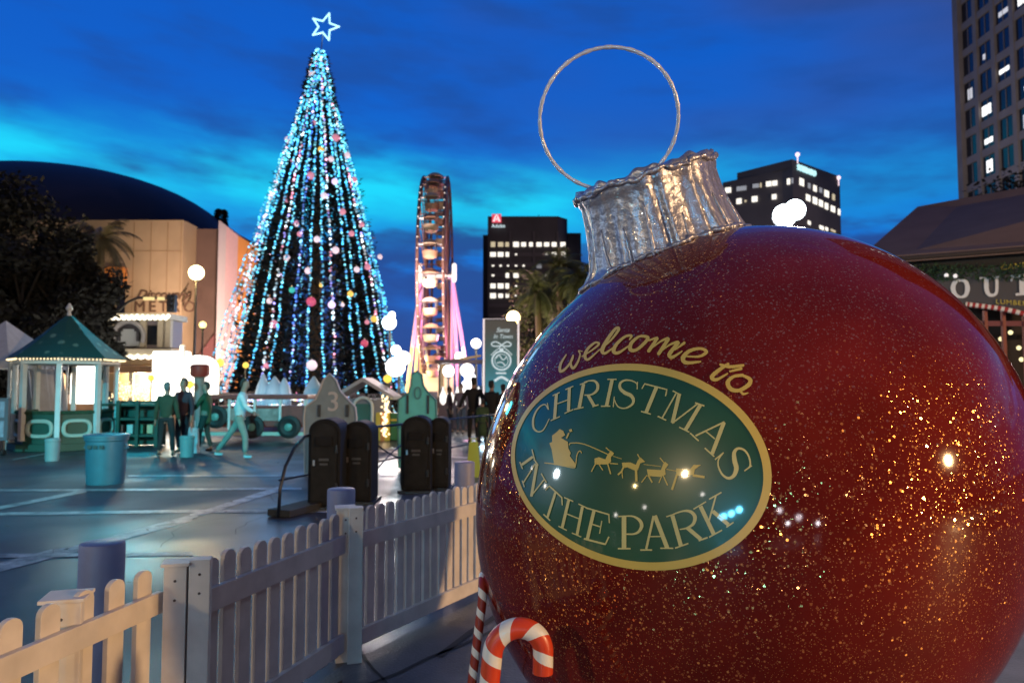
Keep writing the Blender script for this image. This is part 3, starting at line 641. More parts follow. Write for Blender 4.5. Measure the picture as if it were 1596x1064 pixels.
def post(label, x, y, s, h, cap_=True, rz=.28):
    global mb
    t = thing('fence_post', label, 'fence post', (x, y, 0), 'square posts of the picket fence')
    mb_ = MB(); mb_.box((x, y, h / 2), (s, s, h), rz); mb_.build('shaft', vinyl, t, bevel=.004)
    mb_ = MB(); M0 = Matrix.Rotation(rz, 3, 'Z')
    for zz in (h - .06, h - .14): mb_.lathe([(.006, 0), (.005, .003)], Vector((x, y, zz)) + M0 @ Vector((.0, -s / 2 - .001, 0)), 8, ax=M0 @ Vector((0, -1, 0)))
    mb_.build('screw', mat('screw_rust', (.08, .05, .04), .5), t)
    if cap_:
        mb_ = MB(); a = s / 2 + .012
        M = Matrix.Rotation(rz, 3, 'Z'); c = Vector((x, y, h))
        q0 = [c + M @ Vector((sx * a, sy * a, 0)) for sx, sy in ((-1, -1), (1, -1), (1, 1), (-1, 1))]
        mb_.prism(q0, (0, 0, .014)); mb_.build('post_cap', vinyl, t, bevel=.003)
    return t
post('short cream post with a flat overhanging cap directly below the blue bollard at left', -1.665, 2.82, .13, .855)
post('square cream post just left of the shadowed picket panel', -1.435, 3.22, .09, .885)
post('wide shadowed post where the second picket panel begins', -1.345, 3.25, .085, .905, False)
post('post at the bend of the fence below the pale round bollard', -1.015, 4.56, .10, .90)
post('shadowed post face beginning the farthest picket panel', -.945, 4.53, .085, .915, False)
boll = mat('bollard_paint', (.20, .22, .36), .5, var=.1, vscale=4, bump=.15, bscale=30)
for (px, py, dd, label) in ((160, 838, .20, 'smooth round blue-grey bollard behind the nearest picket panel'), (532, 757, .20, 'smooth round lilac bollard in front of the pair of dark bins'), (724, 716, .20, 'round grey bollard near the end of the fence beside the yellow floor sign')):
    ytop = (EYE - .90) * F / (py - HOR + 2); c = W(px, py, ytop)
    mb_ = MB(); mb_.lathe([(.1, 0), (.1, .885), (.096, .896), (.088, .90)], (c.x, c.y, 0), 40)
    o = mb_.build('bollard', boll, loc=(c.x, c.y, 0), smooth=.7); tag(o, label, 'bollard', 'round bollards along the kerb')
# ================================================================== CHRISTMAS TREE
TD = 40.0; TX = W(490, 600, TD).x; TY = TD
prof = [(0.0, 4.95), (1.2, 4.80), (3.2, 4.25), (6.7, 3.52), (10.2, 2.66), (13.7, 1.74), (17.1, .80), (18.9, .38), (20.3, .08)]
def tr(z):
    for (a, ra), (b, rb) in zip(prof, prof[1:]):
        if z <= b: return ra + (rb - ra) * (z - a) / (b - a)
    return .05
tree = thing('christmas_tree', 'towering cone-shaped evergreen draped with cyan and white light strings under a glowing star', 'Christmas tree', (TX, TY, 0))
mb = MB(); mb.lathe([(.42, 0), (.36, 3), (.22, 10), (.1, 16), (.04, 19.9)], (TX, TY, 0), 10); mb.build('trunk', mat('bark', (.07, .045, .03), .9, bump=.5, bscale=8), tree)
needle = mat('fir_needles', (.003, .006, .007), .9, var=.5, vscale=1.2)
mb = MB(); rt = random.Random(11)
def blade(mb, p, d, L_, w, rnd):
    d = d.normalized(); s = d.cross(Vector((rnd.uniform(-1, 1), rnd.uniform(-1, 1), rnd.uniform(-1, 1)))).normalized() * w / 2
    m_ = p + d * L_ * .5
    mb.face([p, m_ + s, p + d * L_, m_ - s])
for k in range(21000):
    z = .6 + 19.4 * (1 - rt.random() ** .62) ; a = rt.uniform(0, 2 * math.pi); r = tr(z) * (1 - .55 * rt.random() ** 1.6) * .88
    if rt.random() < .006: r = tr(z) * 1.0
    p = Vector((TX + r * math.cos(a), TY + r * math.sin(a), z)); out = Vector((math.cos(a), math.sin(a), rt.uniform(-.35, .5)))
    blade(mb, p, out + Vector((rt.uniform(-.6, .6), rt.uniform(-.6, .6), 0)), rt.uniform(.25, .55), rt.uniform(.10, .26), rt)
for k in range(95):   # boughs that poke past the lights
    z = rt.uniform(1.5, 16.5); a = rt.uniform(0, 2 * math.pi); r = tr(z)
    for j in range(9):
        p = Vector((TX + (r - .15 + j * .05) * math.cos(a), TY + (r - .15 + j * .05) * math.sin(a), z + j * .02 * rt.uniform(-1, 2)))
        blade(mb, p, Vector((math.cos(a) + rt.uniform(-.7, .7), math.sin(a) + rt.uniform(-.7, .7), rt.uniform(-.3, .7))), rt.uniform(.18, .36), .07, rt)
mb.build('crown', needle, tree, recalc=False)
mb = MB()
for k in range(24):
    z0 = .3
    a = 2 * math.pi * k / 24; mb.tube([(TX, TY, 1.6), (TX + 4.2 * math.cos(a), TY + 4.2 * math.sin(a), 1.0)], [.08, .02], 5)
mb.build('lower_bough', mat('bark', (.07, .045, .03)), tree)
lampm = glow_attr('tree_bulb_glow', 1.0)
wirem = mat('dark_wire', (.01, .015, .01), .7)
pal = {'cyan': [(.06, .55, 1.0)] * 8 + [(.22, .80, 1.0)] * 5 + [(.06, .35, 1.0)] * 1, 'white': [(.60, .85, 1)] * 6 + [(1, .62, .78)] * 4 + [(.2, .75, 1)] * 4,
       'mix': [(.5, .8, 1)] * 4 + [(1, .35, .5)] * 2 + [(.35, .3, 1)] * 2 + [(.9, .95, 1)] * 3, 'blue': [(.06, .22, 1)] * 6 + [(.2, .6, 1)] * 4 + [(.6, .5, 1)]}
NSTR = 38
def strand(k, a0, kind, dr=0, zend=.5, spacing=.165, swing=0):
    mb = MB(); bm = mb.bm; col = bm.loops.layers.float_color.new('bulb'); z = 20.2 - rt.uniform(0, .8); pts = []; s = 0
    wob = rt.uniform(0, 6)
    while z > zend:
        r = tr(z) + .10 + dr * max(0, 1 - z / 20) ** 1.5 + .03 * math.sin(z * 2.1 + wob); a = a0 + .008 * math.sin(z * 1.3 + wob) + swing * max(0, 1 - z / 20)
        p = Vector((TX + r * math.cos(a), TY + r * math.sin(a), z)); pts.append(p)
        j = Vector((rt.uniform(-.04, .04), rt.uniform(-.04, .04), rt.uniform(-.05, .05)))
        c = rt.choice(pal[kind]); br = rt.choice((.7, 1.1, 1.7, 2.8, .45)) * (1.4 if z > 12 else 1.1)
        if rt.random() < .95:
            for f in mb.octa(p + j, rt.uniform(.056, .088)):
                for l in f.loops: l[col] = (c[0] * br, c[1] * br, c[2] * br, 1)
        z -= spacing * rt.uniform(.8, 1.2)
    mw = MB(); mw.tube(pts[::4] + [pts[-1]], .012, 4); o = mw.build('light_string', wirem, loc=(pts[0].x, pts[0].y, pts[0].z))
    tag(mb.build('bulbs', lampm, o), kind='stuff')
    return o
for k in range(NSTR):
    a = 2 * math.pi * (k + .3 * rt.uniform(-1, 1)) / NSTR - math.pi / 2
    kind = rt.choice(('cyan', 'cyan', 'cyan', 'cyan', 'cyan', 'cyan', 'mix', 'blue'))
    side = math.cos(a)
    if side < -.75: kind = 'white' if rt.random() < .6 else 'cyan'
    dr = .95 if side < -.9 and k % 2 else (.25 if side < -.6 else 0)
    o = strand(k, a, kind, dr)
    word = {'cyan': 'cyan-white', 'mix': 'mixed pink and blue', 'blue': 'deep blue', 'white': 'white and pinkish'}[kind]
    tag(o, word + ' light string hanging down the Christmas tree from top to bottom', 'light string', 'light strings hanging down the Christmas tree: ' + word)
for k in range(15):   # short extra strings in the dense upper third
    a = 2 * math.pi * k / 15 + .07
    mb_old = tr
    o = strand(k, a, rt.choice(('cyan', 'cyan', 'cyan', 'white')), 0, rt.uniform(9.5, 13.5), .17)
    tag(o, 'short light string wrapped over only the upper part of the Christmas tree', 'light string', 'short light strings near the top of the tree')
lamp('tree_glow', (TX, TY - 6.5, 4), (.2, .5, 1), 260, 1.5); lamp('tree_glow', (TX, TY - 5, 11), (.25, .6, 1), 120, 1.0)
# star
sc_ = W(506, 42, TD); star = thing('tree_star', 'open five-pointed star outlined in pale cyan bulbs on the tree top', 'star', sc_)
pts = []
for k in range(10):
    a = math.pi / 2 - .31 + math.pi * k / 5; r = .80 if k % 2 == 0 else .34
    pts.append(Vector((sc_.x + r * math.cos(a), sc_.y + .06, sc_.z + r * math.sin(a))))
mb = MB(); mb.tube(pts, .035, 6, closed=True); mb.tube([pts[5], Vector((TX, TY, 19.2))], .03, 6); mb.build('star_frame', mat('steel', (.4, .4, .42), .35, .9), star)
mb = MB(); bm = mb.bm
for i in range(10):
    for j in range(8):
        p = pts[i].lerp(pts[(i + 1) % 10], j / 8); mb.octa(p + Vector((0, -.06, 0)), .062)
mb.build('star_bulbs', glow('star_glow', (.45, .93, 1), 1.6), star)
# baubles : lit globes fixed to the tree, read off the photo
cols = {'pink': ((1, .36, .5), .5), 'white': ((1, .78, .88), .7), 'rose': ((.9, .12, .25), .35), 'amber': ((1, .62, .12), .9), 'teal': ((.05, .6, .5), .6), 'lilac': ((.75, .6, 1), 1.2)}
bl = [(447, 310, 'pink', 1.1), (505, 305, 'white', 1.0), (534, 330, 'pink', 1), (462, 348, 'pink', .8), (494, 373, 'white', 1), (462, 350, 'white', .7), (523, 390, 'white', 1.1), (447, 402, 'white', 1), (480, 422, 'white', 1), (548, 364, 'pink', .9), (556, 420, 'white', .9), (573, 416, 'pink', 1), (564, 350, 'pink', .8),
      (455, 452, 'teal', .9), (485, 470, 'rose', 1.4), (517, 475, 'lilac', 1.1), (534, 475, 'white', .6), (546, 458, 'amber', .9), (420, 469, 'white', .9), (427, 505, 'pink', 1.2), (583, 497, 'amber', 1), (568, 535, 'rose', 1.1), (415, 570, 'pink', .9), (486, 569, 'white', 1.5), (572, 502, 'pink', .7),
      (487, 118, 'white', 1.2), (477, 152, 'pink', 1.1), (490, 192, 'pink', .9), (523, 215, 'pink', 1.2), (500, 233, 'amber', .9), (516, 248, 'white', .9), (449, 218, 'white', 1.1), (541, 242, 'white', 1), (484, 274, 'pink', 1.2), (522, 283, 'lilac', 1), (456, 253, 'pink', .9), (552, 280, 'pink', .9), (467, 365, 'pink', .8), (438, 430, 'lilac', .7), (500, 445, 'amber', .5), (592, 400, 'white', .8), (596, 350, 'pink', .01)]
nb = {}
for px, py, cn, s in bl:
    if s < .1: continue
    P0 = W(px, py, TD); r = tr(P0.z) + .12; dx = P0.x - TX; dep = math.sqrt(max(.05, r * r - dx * dx)); P0 = W(px, py, TD - dep)
    mb = MB(); mb.ball(P0, .17 * s, 14); c, st = cols[cn]
    o = mb.build('tree_bauble', glow('bauble_' + cn, c, st), loc=P0, smooth=True)
    mb = MB(); mb.lathe([(.04, 0), (.04, .05), (.015, .06)], P0 + Vector((0, 0, .165 * s)), 8); mb.build('hook_cap', mat('steel', (.4, .4, .42)), o)
    sd_ = 'left' if px < 470 else ('middle' if px < 530 else 'right'); low = 'upper half' if py < 300 else ('middle' if py < 440 else 'lower part')
    tag(o, f'round {cn} bauble on the {low} of the Christmas tree, {sd_} side', 'bauble', f'{cn} baubles on the {low} of the tree')

# ================================================================== BUILDINGS
dark = mat('dark_concrete', (.075, .070, .078), .7, var=.2, vscale=.1)
litw = glow('office_light', (1, .94, .82), 1.3); litd = glow('office_light_dim', (1, .85, .55), .55); litc = glow('office_light_cool', (.9, .95, 1), .22)
dglass = mat('dark_glass', (.012, .016, .03), .15)
# --- tall office block with the red sign
D = 280.0
def pl(px, py, off=0): return W(px, py, D - off)
A_ = thing('office_building', 'dark office block with rows of lit windows and small red rooftop sign beyond the banner', 'building', (pl(820, 600).x, D, 0))
xl, xr = pl(760, 400).x, pl(886, 400).x; zt = pl(800, 337).z
mb = MB(); mb.prism([(xl, D, 0), (xr - 4, D, 0), (xr, D + 5, 0), (xr, D + 45, 0), (xl, D + 45, 0)], (0, 0, zt)); mb.build('wall', dark, A_)
mb = MB(); x2 = pl(908, 400).x; z2 = pl(800, 358).z; mb.box(((xr + x2) / 2 + .02, D + 26, z2 / 2), (x2 - xr, 40, z2)); mb.build('side_wing', dark, A_)
mb = MB(); x0 = pl(752, 400).x; z0 = pl(800, 362).z; mb.box(((xl + x0) / 2 - .02, D + 20, z0 / 2), (xl - x0, 30, z0)); mb.build('stair_wing', dark, A_)
trim = mat('facade_fin', (.11, .10, .11), .6)
for px in (795, 832, 869):
    mb = MB(); x = pl(px, 400).x; mb.box((x, D - .3, zt * .5 - 3), (.8, .6, zt - 6)); mb.build('fin', trim, A_)
mb = MB()
for r in range(17):
    z = zt - 9.5 - r * 3.9
    if z > 2: mb.box(((xl + xr - 5) / 2, D - .12, z - 1.4), (xr - xl - 6, .24, 1.5))
mb.build('spandrel', trim, A_)
colx = [740 + v / 5.911 for v in (168, 238, 308, 380, 450, 523, 592, 662, 735, 812)]; rowy = [320 + v / 5.911 for v in (360, 452, 556, 645, 742, 832)]
lit = {(0, 0): 'd', (0, 1): 'd', (0, 2): 'd', (0, 3): 'w', (0, 4): 'w', (0, 5): 'w', (0, 6): 'w', (0, 7): 'w', (0, 8): 'w', (0, 9): 'w', (1, 0): 'w', (1, 1): 'w', (1, 2): 'w', (1, 3): 's', (1, 7): 's', (1, 8): 'w', (1, 9): 'w', (2, 0): 's', (2, 1): 's', (2, 2): 's', (2, 3): 's', (2, 4): 's', (2, 6): 'c',
       (3, 0): 's', (3, 2): 'w', (3, 3): 'w', (3, 7): 's', (4, 0): 'w', (4, 1): 'w', (4, 2): 'w', (4, 3): 's', (5, 0): 'w', (5, 1): 'w', (5, 2): 'w', (5, 3): 's'}
for (r, c), kd in lit.items():
    P0 = W(colx[c], rowy[r], D - .35); w, h = (2.1, 2.0) if kd != 's' else (.9, .7)
    w *= random.uniform(.8, 1.05); h *= random.uniform(.75, 1.0)
    mb = MB(); mb.box((P0.x, D - .37, P0.z), (w, .2, h)); mb.build('window', {'w': litw, 'd': litd, 's': litw, 'c': litc}[kd], A_)
mb = MB(); mb.box((xl + 14, D + 18, zt + 1.2), (7, 6, 2.4)); mb.box((xl + 25, D + 24, zt + .8), (4, 5, 1.6)); mb.tube([(xl + 20, D + 12, zt), (xl + 20, D + 12, zt + 3.5)], .15, 5); mb.build('roof_plant', dark, A_)
P0 = W(774, 340, D - 1); mb = MB(); mb.box((P0.x, D - .7, P0.z), (3.5, .6, 3.2)); sg = mb.build('roof_sign', glow('sign_red', (1, .10, .16), .8), A_)
mb = MB(); c = Vector((P0.x, D - 1.05, P0.z))
mb.prism([c + Vector(v) for v in ((-1.5, 0, -1.3), (-.35, 0, 1.3), (.0, 0, 1.3), (-.7, 0, -1.3))], (0, -.1, 0)); mb.prism([c + Vector(v) for v in ((1.5, 0, -1.3), (.35, 0, 1.3), (.02, 0, 1.3), (.7, 0, -1.3))], (0, -.1, 0)); mb.prism([c + Vector(v) for v in ((-.35, 0, -.75), (0, 0, .15), (.35, 0, -.75))], (0, -.1, 0))
mb.build('sign_emblem', glow('sign_white', (1, .9, .92), 1.0), sg)
text_obj('Adobe', glow('sign_cyan_white', (.75, .95, 1), 1.0), 'sign_word', sg, (P0.x - 1.9, D - 1.1, P0.z - 3.6), (1, 0, 0), (0, 0, 1), 1.9, depth=.1)
# --- faceted office block behind the ball
B_ = thing('office_building', 'dark angular office block with a pale rooftop name standing behind the top of the ball', 'building', (75, 190, 0))
K = Vector((W(1238, 400, 180).x, 180, 0)); Rt = Vector((W(1312, 400, 197).x, 197, 0)); Lf = Vector((W(1128, 400, 194).x, 194, 0)); Mf = Vector((W(1222, 400, 182.5).x, 182.5, 0))
zk = W(1240, 248, 180).z
def P3(v, z): return Vector((v.x, v.y, z))
mb = MB(); mb.prism([K, Rt, Rt + Vector((-10, 25, 0)), Lf + Vector((10, 25, 0)), Lf, Mf], (0, 0, W(1222, 262, 182.5).z - .5)); mb.build('wall', dark, B_)
nR = (Rt - K).cross(Vector((0, 0, 1))).normalized(); nL = (K - Lf).cross(Vector((0, 0, 1))).normalized()
zb = W(1222, 262, 182.5).z - .5
mb = MB(); mb.hexa([P3(K, zb + .01), P3(Rt, zb + .01), P3(Rt, zb + .01) + Vector((-8, 12, 0)), P3(K, zb + .01) + Vector((-10, 12, 0))], [P3(K, zk), P3(Rt, zk + .5), P3(Rt, zk + .5) + Vector((-8, 12, 0)), P3(K, zk) + Vector((-10, 12, 0))]); mb.build('parapet', dark, B_)
f1 = lambda x, y: (1110 + x / 7.2545, 230 + y / 7.2545)
def wpatch(cx, cy, w, h, P, n, m_, par, name='window'):
    p = [plane_hit(*f1(cx + sx * w / 2, cy + sy * h / 2 + sx * w / 2 * par[1]), P + n * .15, n) for sx, sy in ((-1, 1), (1, 1), (1, -1), (-1, -1))]
    mb = MB(); mb.prism(p, n * -.1); return mb.build(name, m_, par[0])
for x, y, w, h, kd in ((1015, 390, 48, 80, 'w'), (1100, 432, 26, 60, 'c'), (1165, 462, 36, 66, 'w'), (1230, 482, 30, 55, 'c'), (1297, 522, 48, 72, 'w'), (1375, 560, 28, 66, 'd'), (1088, 568, 46, 68, 'w'), (1165, 600, 48, 76, 'w'), (1232, 630, 44, 72, 'w'), (1295, 662, 36, 70, 'w'), (1368, 694, 46, 66, 'w'), (1438, 728, 24, 66, 'w'), (1100, 850, 30, 40, 'w'), (1240, 905, 46, 40, 'w'), (1297, 920, 30, 36, 'w'), (1370, 940, 50, 24, 'd')):
    wpatch(x, y, w, h, K, nR, {'w': litw, 'c': litc, 'd': litd}[kd], (B_, .42))
for x, y, w, h, kd in ((178, 482, 66, 60, 'w'), (330, 462, 110, 50, 'c'), (492, 432, 70, 45, 'c'), (548, 425, 16, 50, 'd'), (638, 410, 58, 56, 'w'), (706, 402, 56, 56, 'w'), (862, 384, 34, 66, 'w'), (906, 374, 18, 60, 'c'), (302, 606, 56, 60, 'w'), (375, 605, 20, 24, 'd'), (478, 582, 62, 62, 'w'), (700, 556, 50, 56, 'w')):
    wpatch(x, y, w, h, K, nL, {'w': litw, 'c': litc, 'd': litd}[kd], (B_, -.12))
a = plane_hit(*f1(966, 250), K + nR * .3, nR); b = plane_hit(*f1(1180, 345), K + nR * .3, nR)
text_obj('SOBRATO', glow('sign_pale', (.55, .95, 1), 1.1), 'roof_sign', B_, P3(a, a.z), (b - a) * Vector((1, 1, 0)), (0, 0, 1), 2.1, depth=.2, spacing=1.0)
for (px, py, d) in ((1243, 241, 179.5), (1307, 277, 196)):
    p = W(px, py, d); mb = MB(); mb.ball(p, .55, 10); mb.tube([p, p - Vector((0, 0, 2.2))], .12, 5); mb.build('roof_beacon', glow('beacon', (1, .75, .8), 1.5), B_)
# --- concrete tower at the right edge
tconc = mat('tower_concrete', (.26, .235, .235), .8, var=.12, vscale=.5)
Cc = thing('office_tower', 'tall pale concrete tower with a grid of recessed dark windows at the upper right corner', 'building', (57, 95, 0))
XT = W(1494, 300, 97).x; yN, yFr = 66.0, 97.0; HT = 78
mb = MB(); mb.prism([(XT + .7, yN, 0), (XT + 30, yN, 0), (XT + 30, yFr, 0), (XT + .7, yFr, 0)], (0, 0, HT)); mb.build('wall', dglass, Cc)
mb = MB(); mb.box((XT + .4, yFr - .5, HT / 2), (.8, 1.1, HT)); mb.build('fin', tconc, Cc)
ys = []; y = yFr - .5
while y > yN: ys.append(y); y -= 3.45
for y in ys[1:]:
    mb = MB(); mb.box((XT + .52, y, HT / 2), (.40, .72, HT)); mb.build('fin', tconc, Cc)
zs = [2.0 + 3.62 * k for k in range(21)]
for z in zs:
    mb = MB(); mb.box((XT + .57, (yN + yFr) / 2, z), (.26, yFr - yN - .3, .95)); mb.build('spandrel', tconc, Cc)
blind = glow('tower_lit', (.95, .95, 1), .55); blind2 = glow('tower_lit_bright', (1, 1, .97), 1.5)
rt2 = random.Random(5)
for r in range(6, 20):
    for c in range(5):
        z = zs[r] + 1.81; y = (ys[c] + ys[c + 1]) / 2
        mb = MB(); mb.box((XT + .66, y, z), (.06, 2.6, 2.6)); w = mb.build('window', dglass, Cc)
        u = rt2.random()
        if u < .36:
            wd = rt2.uniform(.5, 1.8); hh = rt2.uniform(.5, 1.6)
            mb = MB(); mb.box((XT + .60, y + rt2.uniform(-.3, .3), z - .3 + rt2.uniform(-.2, .3)), (.05, wd, hh)); mb.build('lit_blind', blind2 if rt2.random() < .3 else blind, w)
        mb = MB(); mb.box((XT + .585, y, z), (.06, .08, 2.4)); mb.build('mullion', tconc, w)
spot('tower_fill', (30, 60, 2), (XT, 85, 45), (1, .90, .84), 26000, 60, .8, 1)  # added fill spot that brightens the tower face
# --- theatre with the great vault, left
BD = 60.0
def q(px, py, d=BD): return W(px, py, d)
tan = mat('tan_stucco', (.36, .28, .18), .85, var=.14, vscale=.35, bump=.1)
M_ = thing('theatre_building', 'tan stucco building with dark vaulted roof, orange and pink end walls, left of tree', 'building', (q(230, 600).x, BD, 0))
zt = q(240, 343).z
xa, xb = q(-160, 500).x, q(282, 500).x
mb = MB(); mb.box(((xa + xb) / 2, BD + 6, zt / 2), (xb - xa, 12, zt)); wl = mb.build('wall', tan, M_)
shade = mat('shaded_stucco', (.10, .065, .055), .85, var=.2, vscale=.4)  # shade on the tan wall's right end, put into a darker colour
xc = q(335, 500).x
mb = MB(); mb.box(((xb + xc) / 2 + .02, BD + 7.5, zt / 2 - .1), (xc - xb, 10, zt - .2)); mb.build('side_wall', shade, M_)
mb = MB(); mb.prism([(xb + .04, BD + 2.45, 0), (xc - .03, BD + 2.45, 0), (xc - .03, BD + 2.45, 7.1), (xb + .04, BD + 2.45, 3.4)], (0, -.35, 0)); mb.build('maroon_panel', mat('maroon_wall', (.13, .05, .055), .8), M_)
mb = MB()
for px in (205, 232, 258, 279): mb.box((q(px, 500).x, BD - .012, zt / 2), (.05, .03, zt - .3))
for zz in (4.4, 8.8, 12.6): mb.box(((xa + xb) / 2, BD - .012, zz), (xb - xa - .1, .028, .05))
mb.build('wall_joint', mat('joint_brown', (.26, .18, .10), .8), M_)
# awning band and dark bays
orange = mat('orange_stucco', (.62, .24, .05), .8, var=.1, vscale=.5)
x0, x1 = q(150, 440).x, q(198, 440).x
mb = MB(); mb.box(((x0 + x1) / 2, BD - .3, q(0, 432).z), (x1 - x0, .6, 1.5)); mb.build('orange_band', orange, M_)
mb = MB(); mb.box(((x0 + x1) / 2, BD - .5, q(0, 445).z), (x1 - x0 + .1, 1.0, .35)); mb.build('band_lip', orange, M_)
for k in range(3):
    mb = MB(); x = x0 + (x1 - x0) * (k + .5) / 3; mb.box((x, BD - .05, q(0, 480).z), (.62, .1, 3.0)); mb.build('window', dglass, M_)
text_obj('METRO', mat('sign_brown', (.10, .06, .04), .6), 'wall_lettering', M_, (q(209, 483).x, BD - .02, q(209, 486).z), (1, 0, 0), (0, 0, 1), 1.25, depth=.08, spacing=1.35)
text_obj('Discovery', mat('sign_brown', (.10, .06, .04), .6), 'script_lettering', M_, (q(212, 463).x, BD - .02, q(212, 466).z), (1, 0, 0), (0, 0, 1), 1.05, shear=.5, depth=.08)
# vaulted roof: half dome
mb = MB(); cxr = q(75, 300, 78).x; zc = q(75, 395, 78).z; ztop = q(75, 261, 78).z; rx = q(354, 345, 78).x - cxr
bm = mb.bm; rows = []
for i in range(17):
    ph = math.pi / 2 * i / 16
    rows.append([bm.verts.new((cxr + rx * math.cos(ph) * math.cos(t), 80 + 17 * math.cos(ph) * math.sin(t), zc + (ztop - zc) * math.sin(ph))) for t in [2 * math.pi * j / 64 for j in range(64)]])
for A, B in zip(rows, rows[1:]):
    for j in range(64): bm.faces.new([A[j], A[(j + 1) % 64], B[(j + 1) % 64], B[j]])
mb.build('vaulted_roof', mat('navy_roof', (.018, .02, .05), .6, var=.2, vscale=.2), M_, smooth=True)
# end walls : grey-white, pink, orange, tops falling to the right
def slab(name, pxa, ya, pxb, yb, m_, d0, d1):
    a, b = W(pxa, 600, d0), W(pxb, 600, d1); za, zb_ = W(pxa, ya, d0).z, W(pxb, yb, d1).z
    mb = MB(); n = Vector((-.3, 4, 0)); A1 = [Vector((a.x, a.y, 0)), Vector((b.x, b.y, 0)), Vector((b.x, b.y, zb_)), Vector((a.x, a.y, za))]
    mb.hexa(A1, [v + n for v in A1]); mb.build(name, m_, M_)
slab('pale_pier', 335, 343, 347, 352, mat('pale_stucco', (.5, .47, .5), .8), 59.0, 60.0)
slab('pink_pier', 347, 352, 366, 367, mat('pink_stucco', (.72, .50, .52), .8, var=.06), 60.0, 62.0)
slab('orange_wall', 366, 367, 425, 402, mat('orange_wall', (.74, .33, .085), .8, var=.1, vscale=.3), 62.0, 68.0)
for (px, py, s) in ((365, 398, .2),):
    mb = MB(); p = W(px, 457, 61.5); mb.box(p, (1.2, .5, .25)); mb.build('wall_bracket', mat('steel', (.4, .4, .42)), M_)
spot('facade_uplight', (q(345, 600, 50).x, 50, .6), (q(370, 480, 62).x, 62, 8), (1, .66, .50), 26000, 70, .8, .3)
spot('facade_uplight', (q(235, 600, 48).x, 46, .6), (q(235, 470, 60).x, 60, 8), (1, .78, .50), 4000, 90, .8, .3)

# ================================================================== FERRIS WHEEL (edge on)
FD = 55.0; FC_ = W(681, 430, FD); FR = 7.25
spot('city_fill', (110, 60, 3), (28, 280, 30), (1, .72, .6), 300000, 40, .8, 3)  # added fill spot to lift the dark office block
spot('city_fill', (20, 60, 2), (72, 188, 45), (.7, .8, 1), 110000, 40, .8, 3)  # added fill spot for the faceted block
fw = thing('ferris_wheel', 'tall Ferris wheel seen edge-on with dark rims, canopied gondolas and glowing spread legs', 'Ferris wheel', (FC_.x, FD, 0))
yaw = math.radians(2.2); ax = Vector((math.cos(yaw), math.sin(yaw), 0)); fwv = Vector((-math.sin(yaw), math.cos(yaw), 0)); up = Vector((0, 0, 1))
rimm = mat('wheel_rim', (.16, .09, .08), .5, .1); HW = .86
for s in (-1, 1):
    mb = MB()
    for rr_ in (FR, FR - .55):
        mb.tube([FC_ + ax * (s * HW) + (fwv * math.cos(t) + up * math.sin(t)) * rr_ for t in [2 * math.pi * k / 72 for k in range(72)]], .085, 6, closed=True)
    for k in range(72):
        t = 2 * math.pi * k / 72; t2 = t + math.pi / 72
        mb.tube([FC_ + ax * (s * HW) + (fwv * math.cos(t) + up * math.sin(t)) * FR, FC_ + ax * (s * HW) + (fwv * math.cos(t2) + up * math.sin(t2)) * (FR - .55)], .035, 4)
    mb.build('rim', rimm, fw)
    mb = MB()
    for k in range(18):
        t = 2 * math.pi * k / 18
        mb.tube([FC_ + ax * (s * HW * .9), FC_ + ax * (s * HW) + (fwv * math.cos(t) + up * math.sin(t)) * (FR - .5)], .05, 5)
    mb.build('spokes', rimm, fw)
glow_pink = glow('leg_glow_pink', (1, .30, .62), 1.1); glow_yel = glow('leg_glow_yellow', (1, .62, .22), .95); glow_wht = glow('white_glow', (1, .93, .85), 1.4)
mb = MB(); mb.tube([FC_ - ax * 1.2, FC_ + ax * 1.2], .35, 14); mb.build('hub', mat('steel', (.4, .4, .42)), fw)
gm = [mat('gondola_cream', (.50, .40, .30), .5, var=.1), mat('gondola_tan', (.38, .22, .15), .5)]
for k in range(24):
    t = 2 * math.pi * k / 24 + .12; c = FC_ + (fwv * math.cos(t) + up * math.sin(t)) * FR
    mb = MB(); mb.lathe([(.26, -.95), (.44, -.86), (.52, -.58), (.54, -.46), (.50, -.46), (.45, -.8), (.05, -.85)], c, 14); g = mb.build('gondola', gm[k % 2], fw, smooth=.6)
    mb = MB(); mb.lathe([(.60, .0), (.54, .10), (.32, .26), (.03, .34)], c, 14); mb.build('canopy', gm[(k + 1) % 2], g, smooth=.6)
    mb = MB()
    for j in range(4):
        a = math.pi / 4 + j * math.pi / 2; mb.tube([c + Vector((.52 * math.cos(a), .52 * math.sin(a), -.55)), c + Vector((.55 * math.cos(a), .55 * math.sin(a), .03))], .03, 5)
    mb.tube([c - ax * .84, c + ax * .84], .045, 5); mb.build('canopy_pole', mat('steel', (.4, .4, .42)), g)
for j in range(36):   # cross ties between the rims carrying bulbs
    t = 2 * math.pi * j / 36 + .04; c = FC_ + (fwv * math.cos(t) + up * math.sin(t)) * (FR - .27)
    mb = MB(); mb.tube([c - ax * .84, c + ax * .84], .04, 5); mb.build('cross_tie', rimm, fw)
mb = MB()
for j in range(60):
    t = 2 * math.pi * j / 60
    if math.cos(t) < .1 and math.sin(t) < .75:
        for s in (-1, 1):
            c = FC_ + ax * (s * (HW - .02)) + (fwv * math.cos(t) + up * math.sin(t)) * (FR + .02); mb.octa(c + Vector((0, -.08, 0)), .05)
mb.build('rim_bulbs', glow('wheel_bulb', (1, .85, .75), 1.6), fw)
